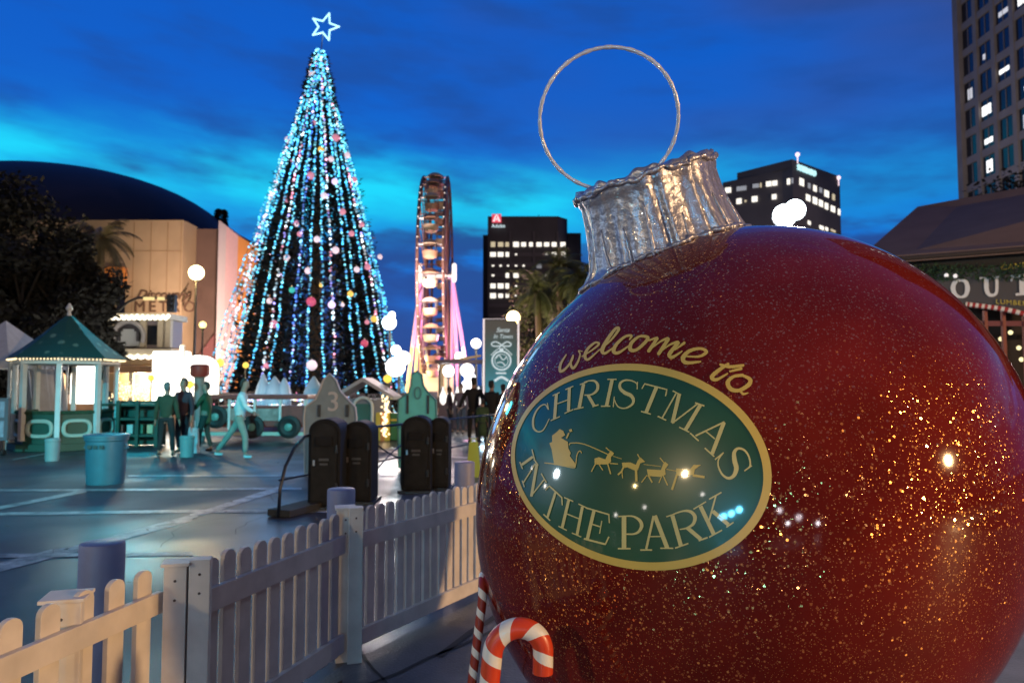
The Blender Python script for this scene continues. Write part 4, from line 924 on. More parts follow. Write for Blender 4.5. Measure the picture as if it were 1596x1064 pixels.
for s in (-1, 1):
    hubp = FC_ + ax * (s * 1.15)
    for (pxb, dy, m1) in (((632, 645, 655)[0] if s < 0 else 736, -1.5, 'w'), (646 if s < 0 else 716, -1.0, 'c'), (656 if s < 0 else 704, 2.4, 'c')):
        b = W(pxb, 600, FD + dy); b.z = .1
        mb = MB(); mb.tube([hubp + Vector((0, dy * .1, 0)), b], [.13, .17], 8); mb.build('support_leg', mat('leg_paint', (.75, .7, .72), .5), fw)
        mb = MB(); n = 10
        tint = (glow_yel if s < 0 else glow_pink)
        P_a = hubp + Vector((0, -.22, 0)); P_b = b + Vector((0, -.22, 0)); mb.tube([P_a, P_a.lerp(P_b, .55)], .09, 6); mb.build('leg_glow', glow_pink if True and (s > 0 or m1 == 'c') and m1 != 'w' or s > 0 else glow_pink, fw)  # added glowing tubes stand for the coloured light on the legs
        mb = MB(); mb.tube([P_a.lerp(P_b, .56), P_b], .11, 6); mb.build('leg_glow', glow_yel if s < 0 else (glow_wht if m1 == 'w' else glow_pink), fw)
    c = W(654 if s < 0 else 708, 425, FD - .6); mb = MB(); mb.lathe([(.02, -.72), (.14, -.66), (.17, -.5), (.17, .5), (.14, .66), (.02, .72)], c, 12); mb.build('hub_lamp', glow_wht, fw, smooth=True)
mb = MB(); mb.box((FC_.x, FD, .35), (5.6, 6.5, .5)); mb.build('platform', mat('platform_plum', (.10, .06, .10), .6), fw)
mb = MB(); mb.box((FC_.x + .3, FD - 2.9, 1.6), (2.4, .4, 1.7)); mb.build('ticket_screen', glow('warm_panel', (.8, .62, .42), .5), fw)
lamp('wheel_glow', (FC_.x - 2.4, FD - 4, 3.0), (1, .72, .35), 2200, .3); lamp('wheel_glow', (FC_.x + 2.8, FD - 4, 4.5), (1, .35, .65), 1800, .3)
lamp('wheel_glow', (FC_.x - .2, FD - 9.5, 7.0), (1, .72, .62), 3600, .3)
# ================================================================== TREES, PALMS
leafm = mat('evergreen_leaf', (.005, .006, .005), .9, var=.5, vscale=.8)
barkm = mat('bark', (.07, .045, .03))
def clump_tree(label, x, y, h, r, n=5000, group=None, cat='tree', name='broadleaf_tree', zlow=.28, m=None, leaf=.30, seed=1):
    R = random.Random(seed); t = thing(name, label, cat, (x, y, 0), group)
    mb = MB(); mb.tube([(x, y, 0), (x + .1, y, h * .25), (x - .1, y, h * .5), (x, y, h * .8)], [h * .03, h * .024, h * .016, h * .006], 9)
    cl = []
    for k in range(26):
        a = R.uniform(0, 6.28); z = h * R.uniform(zlow + .05, .93); rad = r * math.sqrt(max(.05, 1 - ((z / h - (zlow + 1) / 2) / ((1 - zlow) / 2)) ** 2)) * R.uniform(.35, .95)
        c = Vector((x + rad * math.cos(a), y + rad * math.sin(a), z)); cl.append((c, r * R.uniform(.22, .42)))
        mb.tube([(x, y, max(h * .15, z - r * .7)), Vector((x, y, z - r * .3)).lerp(c, .5), c], [h * .010, h * .007, .02], 5)
    mb.build('trunk', mat('bark_dark', (.012, .010, .008), .9), t, smooth=True)
    mb = MB()
    for k in range(n):
        c, cr_ = R.choice(cl); d = Vector((R.gauss(0, 1), R.gauss(0, 1), R.gauss(0, .8))).normalized(); p = c + d * cr_ * R.random() ** .4
        blade(mb, p, Vector((R.uniform(-1, 1), R.uniform(-1, 1), R.uniform(-.8, .6))), leaf * R.uniform(.6, 1.3), leaf * R.uniform(.35, .7), R)
    mb.build('crown', m or leafm, t, recalc=False); return t
def palm(label, x, y, h, r, seed, m, group='palms around the plaza', nf=34):
    R = random.Random(seed); t = thing('palm_tree', label, 'palm tree', (x, y, 0), group)
    mb = MB(); mb.tube([(x, y, 0), (x + .12, y, h * .5), (x, y, h)], [.28, .2, .19], 10); mb.build('trunk', mat('palm_bark', (.12, .085, .05), .9, bump=.6, bscale=12), t, smooth=True)
    mb = MB()
    for k in range(nf):
        a = R.uniform(0, 6.28); el0 = R.uniform(-.5, 1.25); L_ = r * R.uniform(.8, 1.1); p = Vector((x, y, h)); d = Vector((math.cos(a) * math.cos(el0), math.sin(a) * math.cos(el0), math.sin(el0))); pts = [p.copy()]
        for j in range(9):
            d = (d + Vector((0, 0, -.20))).normalized(); p = p + d * L_ / 9; pts.append(p.copy())
        mb.tube(pts, [.03] * 9 + [.01], 3, caps=False)
        for j in range(1, 10):
            tg = (pts[j] - pts[j - 1]).normalized(); sd = tg.cross(Vector((0, 0, 1))).normalized()
            for u in (0, .33, .66):
                for s in (-1, 1):
                    b = pts[j - 1].lerp(pts[j], u); l2 = r * .26 * math.sin(math.pi * min(1, (j + u) / 10.5) ** .7) + .08
                    dd = (sd * s + tg * .7 + Vector((0, 0, -.35 - R.random() * .4))).normalized()
                    w = tg.cross(dd).cross(dd).normalized() * .03 + Vector((0, 0, .0)); n2 = tg * .035
                    mb.face([b - n2, b + n2, b + dd * l2])
    mb.build('frond', m, t, recalc=False); return t
clump_tree('huge near-black tree filling the far left edge above the white tent', W(-10, 600, 30).x, 30, 9.4, 4.0, 15000, 'dark trees at the left', seed=3, zlow=.12)
clump_tree('near-black tree right behind the green gazebo roof', W(92, 600, 27).x, 27, 7.6, 1.9, 12000, 'dark trees at the left', seed=8, zlow=.15)
clump_tree('lower dark tree between the white tent and the gazebo roof', W(30, 600, 26).x, 26, 6.6, 2.6, 12000, 'dark trees at the left', seed=18, zlow=.1)
fr1 = mat('palm_frond_dusk', (.10, .085, .04), .6, var=.4, vscale=2); fr2 = mat('palm_frond', (.085, .10, .035), .6, var=.4, vscale=2)
palm('palm with drooping grey-brown fronds in front of the tan theatre wall', W(150, 600, 40).x, 40, W(150, 372, 40).z, 2.4, 2, fr1)
palm('palm at the right of the office block just left of the silver cap', W(872, 600, 46).x, 46, W(872, 418, 46).z, 2.6, 5, fr2)
palm('shorter palm beside the banner, below the lit office windows', W(838, 600, 44).x, 44, W(838, 455, 44).z, 2.4, 6, fr2)
palm('palm half hidden behind the left shoulder of the ball', W(905, 600, 43).x, 43, W(905, 436, 43).z, 2.3, 9, fr2)
clump_tree('round olive-green street tree behind the blue banner', W(850, 600, 50).x, 50, W(850, 440, 50).z, 3.2, 5000, seed=21, m=mat('olive_leaf', (.085, .095, .03), .7, var=.5, vscale=1), zlow=.3)
clump_tree('dark treetop peeking over the brown pavilion roof at right edge', W(1585, 600, 40).x, 40, W(1585, 268, 40).z, 4.2, 4500, seed=31, zlow=.35)
for px, py, h in ((347, 332, 3.2), (349, 350, 2.0)):
    pass
tcy = thing('conifer_tree', 'small dark conifer top showing above the pale end wall of the theatre', 'tree', (W(345, 600, 82).x, 82, 0))
mb = MB(); c = W(345, 326, 82); mb.tube([(c.x, c.y, 0), c], [.35, .05], 6); mb.build('trunk', barkm, tcy)
mb = MB()
for k in range(900):
    u = random.random(); z = c.z - u * 7; r = .15 + u * 1.6 * (.6 + .4 * math.sin(u * 22)); a = random.uniform(0, 6.28)
    blade(mb, Vector((c.x + r * math.cos(a) * .6, c.y + r * math.sin(a) * .6, z)), Vector((math.cos(a), math.sin(a), -.2)), .7, .3, random)
mb.build('crown', leafm, tcy, recalc=False)

# ================================================================== STREET LAMPS AND FLOODLIGHTS
steel = mat('steel', (.4, .4, .42)); blk = mat('black_steel', (.02, .02, .022), .4)
def street_lamp(label, px, py, d, r, col, st, power, lcol=None):
    p = W(px, py, d); t = thing('street_lamp', label, 'street lamp', (p.x, d, 0), 'lit globe lamps around the plaza')
    mb = MB(); mb.lathe([(.14, 0), (.14, .3), (.07, .45), (.05, p.z - r - .1), (.10, p.z - r - .05), (.10, p.z - r + .02)], (p.x, d, 0), 12); mb.build('pole', blk, t, smooth=.7)
    mb = MB(); mb.ball(p, r, 18); mb.build('globe', glow('globe_%s_%g' % (label[:6], st), col, st), t, smooth=True)
    if power: lamp('street_lamp_light', p + Vector((.0, -r - .25, -.1)), lcol or col, power, r)
street_lamp('big golden globe lamp glowing in front of the tan theatre wall', 306, 425, 34, .34, (1, .80, .38), 12, 900, (1, .66, .25))
street_lamp('golden globe lamp over the top right corner of the blue banner', 800, 495, 30, .28, (1, .74, .34), 8, 800, (1, .66, .25))
street_lamp('small white globe lamp between the Ferris wheel and the banner', 742, 535, 38, .26, (1, .93, .8), 4, 150)
street_lamp('white globe lamp low beside the right legs of the Ferris wheel', 716, 556, 36, .23, (1, .97, .88), 5, 120)
street_lamp('white globe lamp near the foot of the Ferris wheel', 699, 578, 33, .26, (1, .97, .95), 5, 100)
street_lamp('small yellow globe lamp on the maroon wall below the golden lamp', 316, 506, 42, .20, (1, .86, .32), 2.2, 30)
def flood(label, px, py, d, heads, col, st, power, aim, hr=.2, pxp=None, light_off=(0, -.5, 0)):
    p = W(px, py, d); t = thing('floodlight_mast', label, 'floodlight', (p.x, d, 0))
    mb = MB(); mb.tube([(p.x, d + .15, 0), (p.x, d + .15, p.z + .2)], .06, 8); xs = [h[0] for h in heads]; mb.tube([(p.x + min(xs), d + .12, p.z), (p.x + max(xs) + .001, d + .12, p.z)], .035, 6); mb.build('mast', blk, t)
    for (hx, hz, r) in heads:
        c = p + Vector((hx, 0, hz)); mb = MB(); mb.lathe([(r * .4, .26), (r * .8, .10), (r * .9, .04)], c, 18, ax=(0, 1, 0)); h_ = mb.build('lamp_housing', blk, t, smooth=.6)
        mb = MB(); mb.ball(c + Vector((0, -.06, 0)), r, 16, (1, .6, 1)); mb.build('lens', glow('flood_%g_%.2f' % (st, col[0]), col, st), h_, smooth=True)
    if power: lamp('floodlight_light', p + Vector(light_off), col, power, .15)
flood('cluster of dazzling white floodlights just above the top of the red ball', 1228, 333, 12, [(-.08, -.05, .19), (.10, .05, .17)], (.80, .95, 1), 12, 330, None, hr=0)
flood('dazzling white floodlight halfway down the right side of the Christmas tree', 607, 503, 33, [(0, 0, .32), (.12, .34, .16)], (.92, .97, 1), 6, 350, None)
flood('wide bank of blinding floodlights beside the foot of the Christmas tree', 621, 568, 32, [(-.12, -.1, .42), (.22, .28, .30), (-.1, .62, .22)], (.97, .98, 1), 6, 420, None)

# traffic signal on its curved arm
t = thing('traffic_signal', 'dark three-lamp traffic signal hanging on a curved mast arm before the theatre', 'traffic light', (W(120, 600, 29).x, 29, 0))
arm = [W(px, py, 29) for px, py in ((120, 560), (140, 512), (170, 495), (185, 483), (200, 470), (215, 464), (240, 464), (268, 466))]
arm = [Vector((arm[0].x, 29, 0))] + arm; mb = MB(); mb.tube(arm, [.10, .09, .08, .07, .06, .05, .05, .045, .04], 8); mb.build('mast_arm', blk, t, smooth=True)
c = W(268, 473, 28.9); mb = MB(); mb.box(c, (.32, .25, .70)); hd = mb.build('signal_head', blk, t, bevel=.03)
for k in (-1, 0, 1):
    mb = MB(); mb.lathe([(.1, 0), (.1, .14)], c + Vector((0, -.12, k * .21)), 12, ax=(0, -1, 0)); mb.build('signal_visor', blk, hd)
    mb = MB(); mb.ball(c + Vector((0, -.13, k * .21)), .08, 10, (1, .4, 1)); mb.build('signal_lens', mat('signal_lens', (.06, .02, .015), .2), hd)
for a, b in ((224, 240), (246, 256)):
    p0, p1 = W(a, 464.5, 28.9), W(b, 466, 28.9); mb = MB(); mb.box((p0 + p1) / 2, ((p1 - p0).length, .08, .12)); mb.build('street_name_plate', glow('plate_glow', (1, .8, .35), .8), t)
t = thing('signal_arm', 'long bare steel signal arm reaching past the Ferris wheel foot', 'traffic light', (W(690, 600, 34).x, 34, 0))
mb = MB(); mb.tube([Vector((W(688, 600, 34).x, 34, 0)), W(688, 570, 34), W(706, 562, 34), W(750, 554, 34)], [.12, .11, .09, .05], 8); mb.build('mast_arm', mat('signal_tan', (.22, .15, .08), .5), t)

lamp('palm_fill', W(850, 560, 40), (1, .78, .35), 900, .3)  # added point light that warms the palms, no fixture
# ================================================================== GAZEBO, LEFT
GY = 19.0
gx = W(104, 600, GY + .6).x; dg_ = mat('dark_green_paint', (.018, .075, .055), .5, var=.15, vscale=3); wp = mat('white_paint', (.62, .66, .66), .5, var=.06)
gz = thing('gazebo', 'octagonal white-posted gazebo with speckled dark green roof and green panels with pale oval wreaths', 'gazebo', (gx, GY + .6, 0))
C0 = Vector((gx, GY + .6, 0)); Ro = 1.16
zr = W(112, 557, GY - .4).z; za = W(110, 492, GY + .6).z
def gm_():
    m = bpy.data.materials.new('daubed_green_roof'); m.use_nodes = True; nt = m.node_tree; p = nt.nodes['Principled BSDF']; tc = nt.nodes.new('ShaderNodeTexCoord')
    v = nt.nodes.new('ShaderNodeTexVoronoi'); v.inputs['Scale'].default_value = 3.1; nt.links.new(tc.outputs['Object'], v.inputs['Vector'])
    n = nt.nodes.new('ShaderNodeTexNoise'); n.inputs['Scale'].default_value = 9; nt.links.new(tc.outputs['Object'], n.inputs['Vector'])
    a = nt.nodes.new('ShaderNodeMath'); a.operation = 'MULTIPLY_ADD'; nt.links.new(n.outputs[0], a.inputs[0]); a.inputs[1].default_value = .28; nt.links.new(v.outputs['Distance'], a.inputs[2])
    r = nt.nodes.new('ShaderNodeValToRGB'); r.color_ramp.elements[0].position = .30; r.color_ramp.elements[0].color = (.12, .26, .21, 1); r.color_ramp.elements[1].position = .42; r.color_ramp.elements[1].color = (.015, .085, .07, 1)
    nt.links.new(a.outputs[0], r.inputs[0]); nt.links.new(r.outputs[0], p.inputs['Base Color']); p.inputs['Roughness'].default_value = .6; return m
an = [math.pi / 8 + k * math.pi / 4 for k in range(8)]
def oc(r, z): return [C0 + Vector((r * math.cos(a), r * math.sin(a), z)) for a in an]
mb = MB(); prof_ = [(1.40, 0), (1.0, .30), (.62, .62), (.30, .92), (.07, 1.12)]; rings = [[mb.bm.verts.new(p) for p in oc(r, zr + z * (za - zr) / 1.12)] for r, z in prof_]
for A, B in zip(rings, rings[1:]):
    for j in range(8): mb.bm.faces.new([A[j], A[(j + 1) % 8], B[(j + 1) % 8], B[j]])
mb.bm.faces.new(rings[-1]); mb.bm.faces.new(rings[0][::-1]); rf = mb.build('roof', gm_(), gz)
mb = MB(); mb.lathe([(.06, 0), (.035, .12), (.09, .2), (.02, .34)], C0 + Vector((0, 0, za - .01)), 10); mb.build('finial', wp, rf)
mb = MB(); mb.prism(oc(1.3, .01), (0, 0, .17)); mb.build('deck', dg_, gz)
for p in oc(1.16, 0):
    mb = MB(); mb.box((p.x, p.y, (zr + .18) / 2 + .08), (.11, .11, zr - .18), math.atan2(p.y - C0.y, p.x - C0.x)); mb.build('post', wp, gz)
mb = MB(); o = oc(1.2, zr - .12); mb.tube(o, .05, 6, closed=True); mb.build('eave_beam', wp, gz)
mb = MB(); oo = oc(1.36, zr - .04)
for j in range(8):
    for k in range(12): mb.octa(oo[j].lerp(oo[(j + 1) % 8], k / 12), .026)
mb.build('eave_light', glow('warm_fairy', (1, .78, .45), 2.2), gz)
for j in range(8):
    if j in (1, 2): continue
    a, b = oc(1.12, 0)[j], oc(1.12, 0)[(j + 1) % 8]; d = (b - a); L_ = d.length; d.normalize(); n = Vector((d.y, -d.x, 0)); mid = (a + b) / 2
    mb = MB(); mb.prism([a + Vector((0, 0, .18)), b + Vector((0, 0, .18)), b + Vector((0, 0, .92)), a + Vector((0, 0, .92))], -n * .05); pn = mb.build('panel', dg_, gz)
    mb = MB(); pts = [mid + n * .03 + d * (.30 * math.copysign(abs(math.cos(t_)) ** .55, math.cos(t_))) + Vector((0, 0, .56 + .19 * math.copysign(abs(math.sin(t_)) ** .75, math.sin(t_)))) for t_ in [2 * math.pi * k / 32 for k in range(32)]]
    mb.tube(pts, .05, 6, closed=True); mb.build('oval_wreath', mat('pale_mint', (.42, .52, .45), .5), pn)
    mb = MB(); mb.tube([a + Vector((0, 0, .96)), b + Vector((0, 0, .96))], .05, 6); mb.build('garland_rail', mat('garland', (.02, .06, .03), .8, var=.5, vscale=20), gz)
# white tent and info board
t = thing('canopy_tent', 'pale blue-white peaked canopy tent cut by the left edge of the photo', 'tent', (W(-15, 600, 19.5).x, 19.5, 0))
cw = mat('tent_cloth', (.46, .50, .56), .75, var=.08); tx0, tx1 = W(-75, 600, 19.5).x, W(24, 600, 19.5).x; ze = W(0, 562, 19.5).z; zp = W(0, 528, 20.5).z
mb = MB(); e = [(tx0, 19.2, ze), (tx1, 19.2, ze), (tx1, 21.8, ze), (tx0, 21.8, ze)]; pk = ((tx0 + tx1) / 2 - .1, 20.4, zp + .5)
for k in range(4): mb.face([e[k], e[(k + 1) % 4], pk])
for k in range(4):
    a, b = Vector(e[k]), Vector(e[(k + 1) % 4]); mb.face([a, b, b - Vector((0, 0, .2)), a - Vector((0, 0, .2))])
mb.build('canopy', cw, t, recalc=False)
for x, y in ((tx0, 19.25), (tx1, 19.25), (tx1, 21.75), (tx0, 21.75)):
    mb = MB(); mb.tube([(x, y, 0), (x, y, ze)], .035, 6); mb.build('pole', wp, t)
mb = MB(); pr = []
for k in range(30):
    u = k / 29; pr.append(Vector((tx1 - .05 + .10 * math.sin(k * 1.9) + .15 * 0, 19.4 + 2.2 * u, 0)))
for a, b in zip(pr, pr[1:]): mb.face([a + Vector((.32, 0, .05)), b + Vector((.32, 0, .05)), b + Vector((0, 0, ze - .1)), a + Vector((0, 0, ze - .1))])
mb.build('side_curtain', cw, t, recalc=False, smooth=True)
t = thing('information_board', 'grey two-panel information board on a wheeled stand at left edge', 'sign board', (W(-6, 600, 17.5).x, 17.5, 0))
bx0, bx1 = W(-40, 600, 17.5).x, W(16, 600, 17.5).x; zb0, zb1 = W(0, 686, 17.5).z, W(0, 620, 17.5).z
mb = MB(); mb.box(((bx0 + bx1) / 2, 17.5, (zb0 + zb1) / 2), (bx1 - bx0, .08, zb1 - zb0)); mb.build('frame', mat('grey_board', (.12, .13, .16), .5), t)
for k in (0, 1):
    mb = MB(); mb.box(((bx0 + bx1) / 2, 17.455, zb0 + (zb1 - zb0) * (.27 + .46 * k)), (bx1 - bx0 - .16, .02, (zb1 - zb0) * .38)); mb.build('notice_panel', mat('notice', (.30, .36, .46), .5, var=.3, vscale=9), t)
for x in (bx0 + .1, bx1 - .1):
    mb = MB(); mb.tube([(x, 17.5, .08), (x, 17.5, zb0 + .02)], .03, 6); mb.lathe([(.07, -.03), (.07, .03)], (x, 17.5, .07), 12, ax=(1, 0, 0)); mb.build('caster_leg', blk, t)

# ================================================================== BINS ON THE PLAZA
def drum(label, px, pyb, w, pyt, col, name='trash_can', lid=True):
    p = G(px, pyb); d = p.y; r = w / 2 * d / F; h = (pyb - pyt) * d / F
    p.x *= (d + r) / d; t = thing(name, label, 'trash can' if lid else 'bucket', (p.x, d + r, 0)); c = (p.x, d + r, 0)
    m = mat('plastic_' + label[:10], col, .45, var=.08)
    mb = MB(); mb.lathe([(r * .86, 0), (r * .88, .03), (r * .96, h * .86), (r * 1.02, h * .88), (r * 1.02, h * .93), (r * .97, h * .94)] + ([] if lid else [(r * .95, h), (r * .85, h)]), c, 36); b = mb.build('barrel', m, t, smooth=.6)
    if lid:
        mb = MB(); mb.lathe([(r * 1.07, h * .935), (r * 1.07, h * .985), (r * .95, h), (r * .75, h * 1.002), (r * .75, h * .95)], c, 36); mb.build('rim', m, t, smooth=.6)
        mb = MB()
        for k in range(3): mb.box((p.x - .11 + .1 * k, d + r - r * .985 + .004 * abs(k - 1), h * .76), (.07, .01, .06))
        mb.build('stencil_mark', mat('stencil_black', (.02, .05, .05), .6), b)
        for s in (-1, 1):
            mb = MB(); mb.tube([(p.x + s * r * .96, d + r, h * .70), (p.x + s * (r * .96 + .06), d + r, h * .72), (p.x + s * r * .97, d + r, h * .80)], .014, 6); mb.build('handle', m, t)
drum('large teal barrel trash can standing alone on the plaza in front of gazebo', 164, 757, 62, 679, (.035, .13, .17))
drum('small pale teal bucket on the ground at the gazebo front', 81, 719, 22, 684, (.22, .33, .33), 'bucket', False)
drum('small pale bucket on the ground among the standing people', 291, 713, 22, 680, (.24, .34, .33), 'bucket', False)

# green counter beside the gazebo
t = thing('shelf_counter', 'long low dark green wooden shelf counter right of the gazebo', 'counter', (W(200, 600, 20).x, 20, 0))
x0, x1 = W(158, 600, 20).x, W(248, 600, 20).x
for z in (.30, .74, 1.12):
    mb = MB(); mb.box(((x0 + x1) / 2, 20.2, z), (x1 - x0, .5, .07)); mb.build('shelf', dg_, t, bevel=.01)
for k in range(4):
    mb = MB(); x = x0 + (x1 - x0) * k / 3; mb.box((x, 19.93, .62), (.09, .09, 1.24)); mb.build('upright', dg_, t)
mb = MB(); mb.box(((x0 + x1) / 2, 20.46, .62), (x1 - x0, .05, 1.2)); mb.build('back_panel', dg_, t)
rb = random.Random(9)
for k in range(5):
    x = x0 + .25 + k * .27; c_ = [(.6, .55, .5), (.5, .08, .06), (.65, .62, .58), (.08, .2, .12), (.6, .5, .3)][k]
    mb = MB(); mb.box((x, 20.1, .40 + .07), (.16, .16, .24)); b = mb.build('gift_box', mat('gift%d' % k, c_, .5), loc=(x, 20.1, .34), bevel=.01)
    tag(b, ['white', 'red', 'ivory', 'green', 'tan'][k] + ' box on the lower shelf of the green counter', 'box', 'boxes on the green counter')

# ================================================================== FAIRY-LIT SHOW HOUSE behind the gazebo
HY = 30.0
def h(px, py, d=HY): return W(px, py, d)
cream_w = mat('cream_board', (.60, .55, .45), .6, var=.08); br = mat('brown_wood', (.16, .09, .055), .6, var=.2, vscale=4)
hs = thing('show_house', 'white two-storey show house with bulb-lined eaves and a round arched medallion', 'house', (h(200, 600).x, HY, 0))
x0, x1 = h(128, 500).x, h(272, 500).x; zt = h(0, 498).z; zm = h(0, 541).z; zl = h(0, 560).z
mb = MB(); mb.box(((x0 + x1) / 2, HY + .8, (zt + zm) / 2), (x1 - x0 - .5, 1.0, zt - zm)); mb.build('upper_wall', mat('grey_lilac_board', (.30, .27, .32), .6), hs)
mb = MB(); mb.box(((x0 + x1) / 2, HY + .35, zt + .1), (x1 - x0, 1.7, .22)); mb.build('roof', cream_w, hs)
mb = MB(); mb.box(((x0 + x1) / 2 + .2, HY + .1, (zm + zl) / 2), (x1 - x0, 1.6, .3)); mb.build('balcony', cream_w, hs)
mb = MB()
for k in range(70):
    u = k / 69; mb.octa((x0 + (x1 - x0) * u, HY - .55, zt + .05 - .10 * abs(math.sin(u * 18 * math.pi)) + .05), .085)
for k in range(64):
    u = k / 63; mb.octa((x0 + .3 + (x1 - x0 + .4) * u, HY - .75, zl + .12 - .08 * abs(math.sin(u * 14 * math.pi))), .08)
mb.build('eave_bulbs', glow('cream_bulb', (1, .90, .68), 3.2), hs)
for px in (150, 172, 222, 250, 262):
    mb = MB(); x = h(px, 500).x; mb.box((x, HY + .1, (zt + zm) / 2), (.22, .2, zt - zm)); mb.build('column', cream_w, hs)
for px, w in ((160, .45), (232, .5)):
    mb = MB(); mb.box((h(px, 520).x, HY + .27, (zt + zm) / 2 - .05), (w, .06, .8)); mb.build('window', dglass, hs)
mc = h(200, 524, HY - .1); mb = MB(); mb.tube([mc + Vector((.62 * math.cos(t_), 0, .62 * math.sin(t_) - .02)) for t_ in [math.pi * (-.12 + 1.24 * k / 20) for k in range(21)]], .10, 8); md = mb.build('arch_medallion', mat('medallion_grey', (.34, .34, .38), .4), hs)
mb = MB(); mb.lathe([(.52, 0), (.5, .05)], mc + Vector((0, .15, 0)), 24, ax=(0, -1, 0)); mb.build('medallion_disc', mat('medallion_dark', (.06, .06, .08), .5), md)
mb = MB(); mb.box(mc + Vector((0, .02, -.05)), (.56, .12, .5)); mb.box(mc + Vector((0, .03, -.3)), (.85, .12, .2)); mb.box(mc + Vector((0, 0, .24)), (.4, .1, .1)); mb.build('medallion_relief', mat('relief_blue_grey', (.38, .43, .5), .5), md)
mb = MB(); xr0, xr1 = h(158, 560).x, h(258, 560).x
mb.prism([(xr0, HY - .3, zl - .15), (xr1, HY - .3, zl - .35), (xr1 + .3, HY - .3, zl - .52), (xr0, HY - .3, zl - .55)], (0, 2.2, 0)); mb.build('lower_canopy', br, hs)
mb = MB(); mb.box(((x0 + x1) / 2, HY + 2.5, zl / 2 - .1), (x1 - x0 - .4, .2, zl)); mb.build('lower_wall', mat('warm_back_wall', (.55, .42, .24), .7, var=.3, vscale=2), hs)
for px in (160, 205, 246):
    mb = MB(); x = h(px, 600).x; mb.box((x, HY, (zl - .5) / 2), (.16, .16, zl - .5)); mb.build('porch_post', cream_w, hs)
for k, (px, py) in enumerate(((208, 612), (188, 618), (222, 606), (233, 618), (196, 604))):
    mb = MB(); c = h(px, py, HY - 1.2)
    for j in range(40): mb.octa(c + Vector((random.gauss(0, .22), random.gauss(0, .1), random.gauss(0, .12))), .035)
    mb.build('shrub_lights', glow('warm_fairy', (1, .78, .45), 2.2), hs)
lamp('porch_light', (h(190, 600).x, HY + 1.3, 1.9), (1, .80, .5), 420, .2); lamp('porch_light', (h(240, 600).x, HY + 1.0, 1.9), (1, .80, .5), 420, .2)
lamp('porch_light', (h(200, 600).x, HY - 2.2, 3.2), (1, .86, .62), 260, .2)
# glowing white stall boards
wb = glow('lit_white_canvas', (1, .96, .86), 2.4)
st = thing('market_stall', 'blazing white lit market stall with a domed end next to show house', 'market stall', (h(278, 600, 27).x, 27, 0))
x0, x1 = h(235, 600, 27).x, h(287, 600, 27).x; z0, z1 = 1.05, h(0, 547, 27).z
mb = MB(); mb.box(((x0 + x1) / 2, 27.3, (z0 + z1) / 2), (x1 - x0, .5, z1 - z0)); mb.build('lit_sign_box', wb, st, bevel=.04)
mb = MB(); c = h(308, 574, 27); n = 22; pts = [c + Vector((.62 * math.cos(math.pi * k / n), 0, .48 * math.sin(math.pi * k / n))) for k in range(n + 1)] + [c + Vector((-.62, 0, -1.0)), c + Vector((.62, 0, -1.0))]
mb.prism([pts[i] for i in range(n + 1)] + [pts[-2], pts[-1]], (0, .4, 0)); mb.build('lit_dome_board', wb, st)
mb = MB(); x = h(285, 600, 27).x; mb.box((x, 26.9, h(0, 570, 27).z), (.14, .14, 1.5)); mb.build('board_post', cream_w, st)
mb = MB(); mb.box(((x0 + h(325, 600, 27).x) / 2, 26.9, .5), (h(325, 600, 27).x - x0, .5, 1.0)); mb.build('counter', br, st)
lamp('stall_light', (h(270, 600, 27).x, 26, 2.2), (1, .93, .82), 350, .25)
# arched windows of light seen through the gazebo
gw = thing('lantern_arch', 'white arched light panel seen through gazebo posts beside an orange one', 'light panel', (h(132, 600, 24).x, 24, 0))
for nm, px, w, zz, m_ in (('white_arch', 131, .88, (1.05, 2.35), wb), ('amber_arch', 87, .55, (1.35, 2.1), glow('amber_panel', (1, .55, .26), .75))):
    x = h(px, 600, 24).x; n = 16; r = w / 2; pts = [Vector((x + r * math.cos(math.pi * k / n), 24, zz[1] - r + r * math.sin(math.pi * k / n))) for k in range(n + 1)] + [Vector((x - r, 24, zz[0])), Vector((x + r, 24, zz[0]))]
    mb = MB(); mb.prism(pts, (0, .12, 0)); mb.build(nm, m_, gw)
    mb = MB(); mb.box((x, 24.1, zz[0] / 2), (w + .1, .3, zz[0])); mb.build('plinth', br, gw)
lamp('arch_light', (h(131, 600, 24).x, 23.4, 1.8), (1, .88, .65), 90, .3)
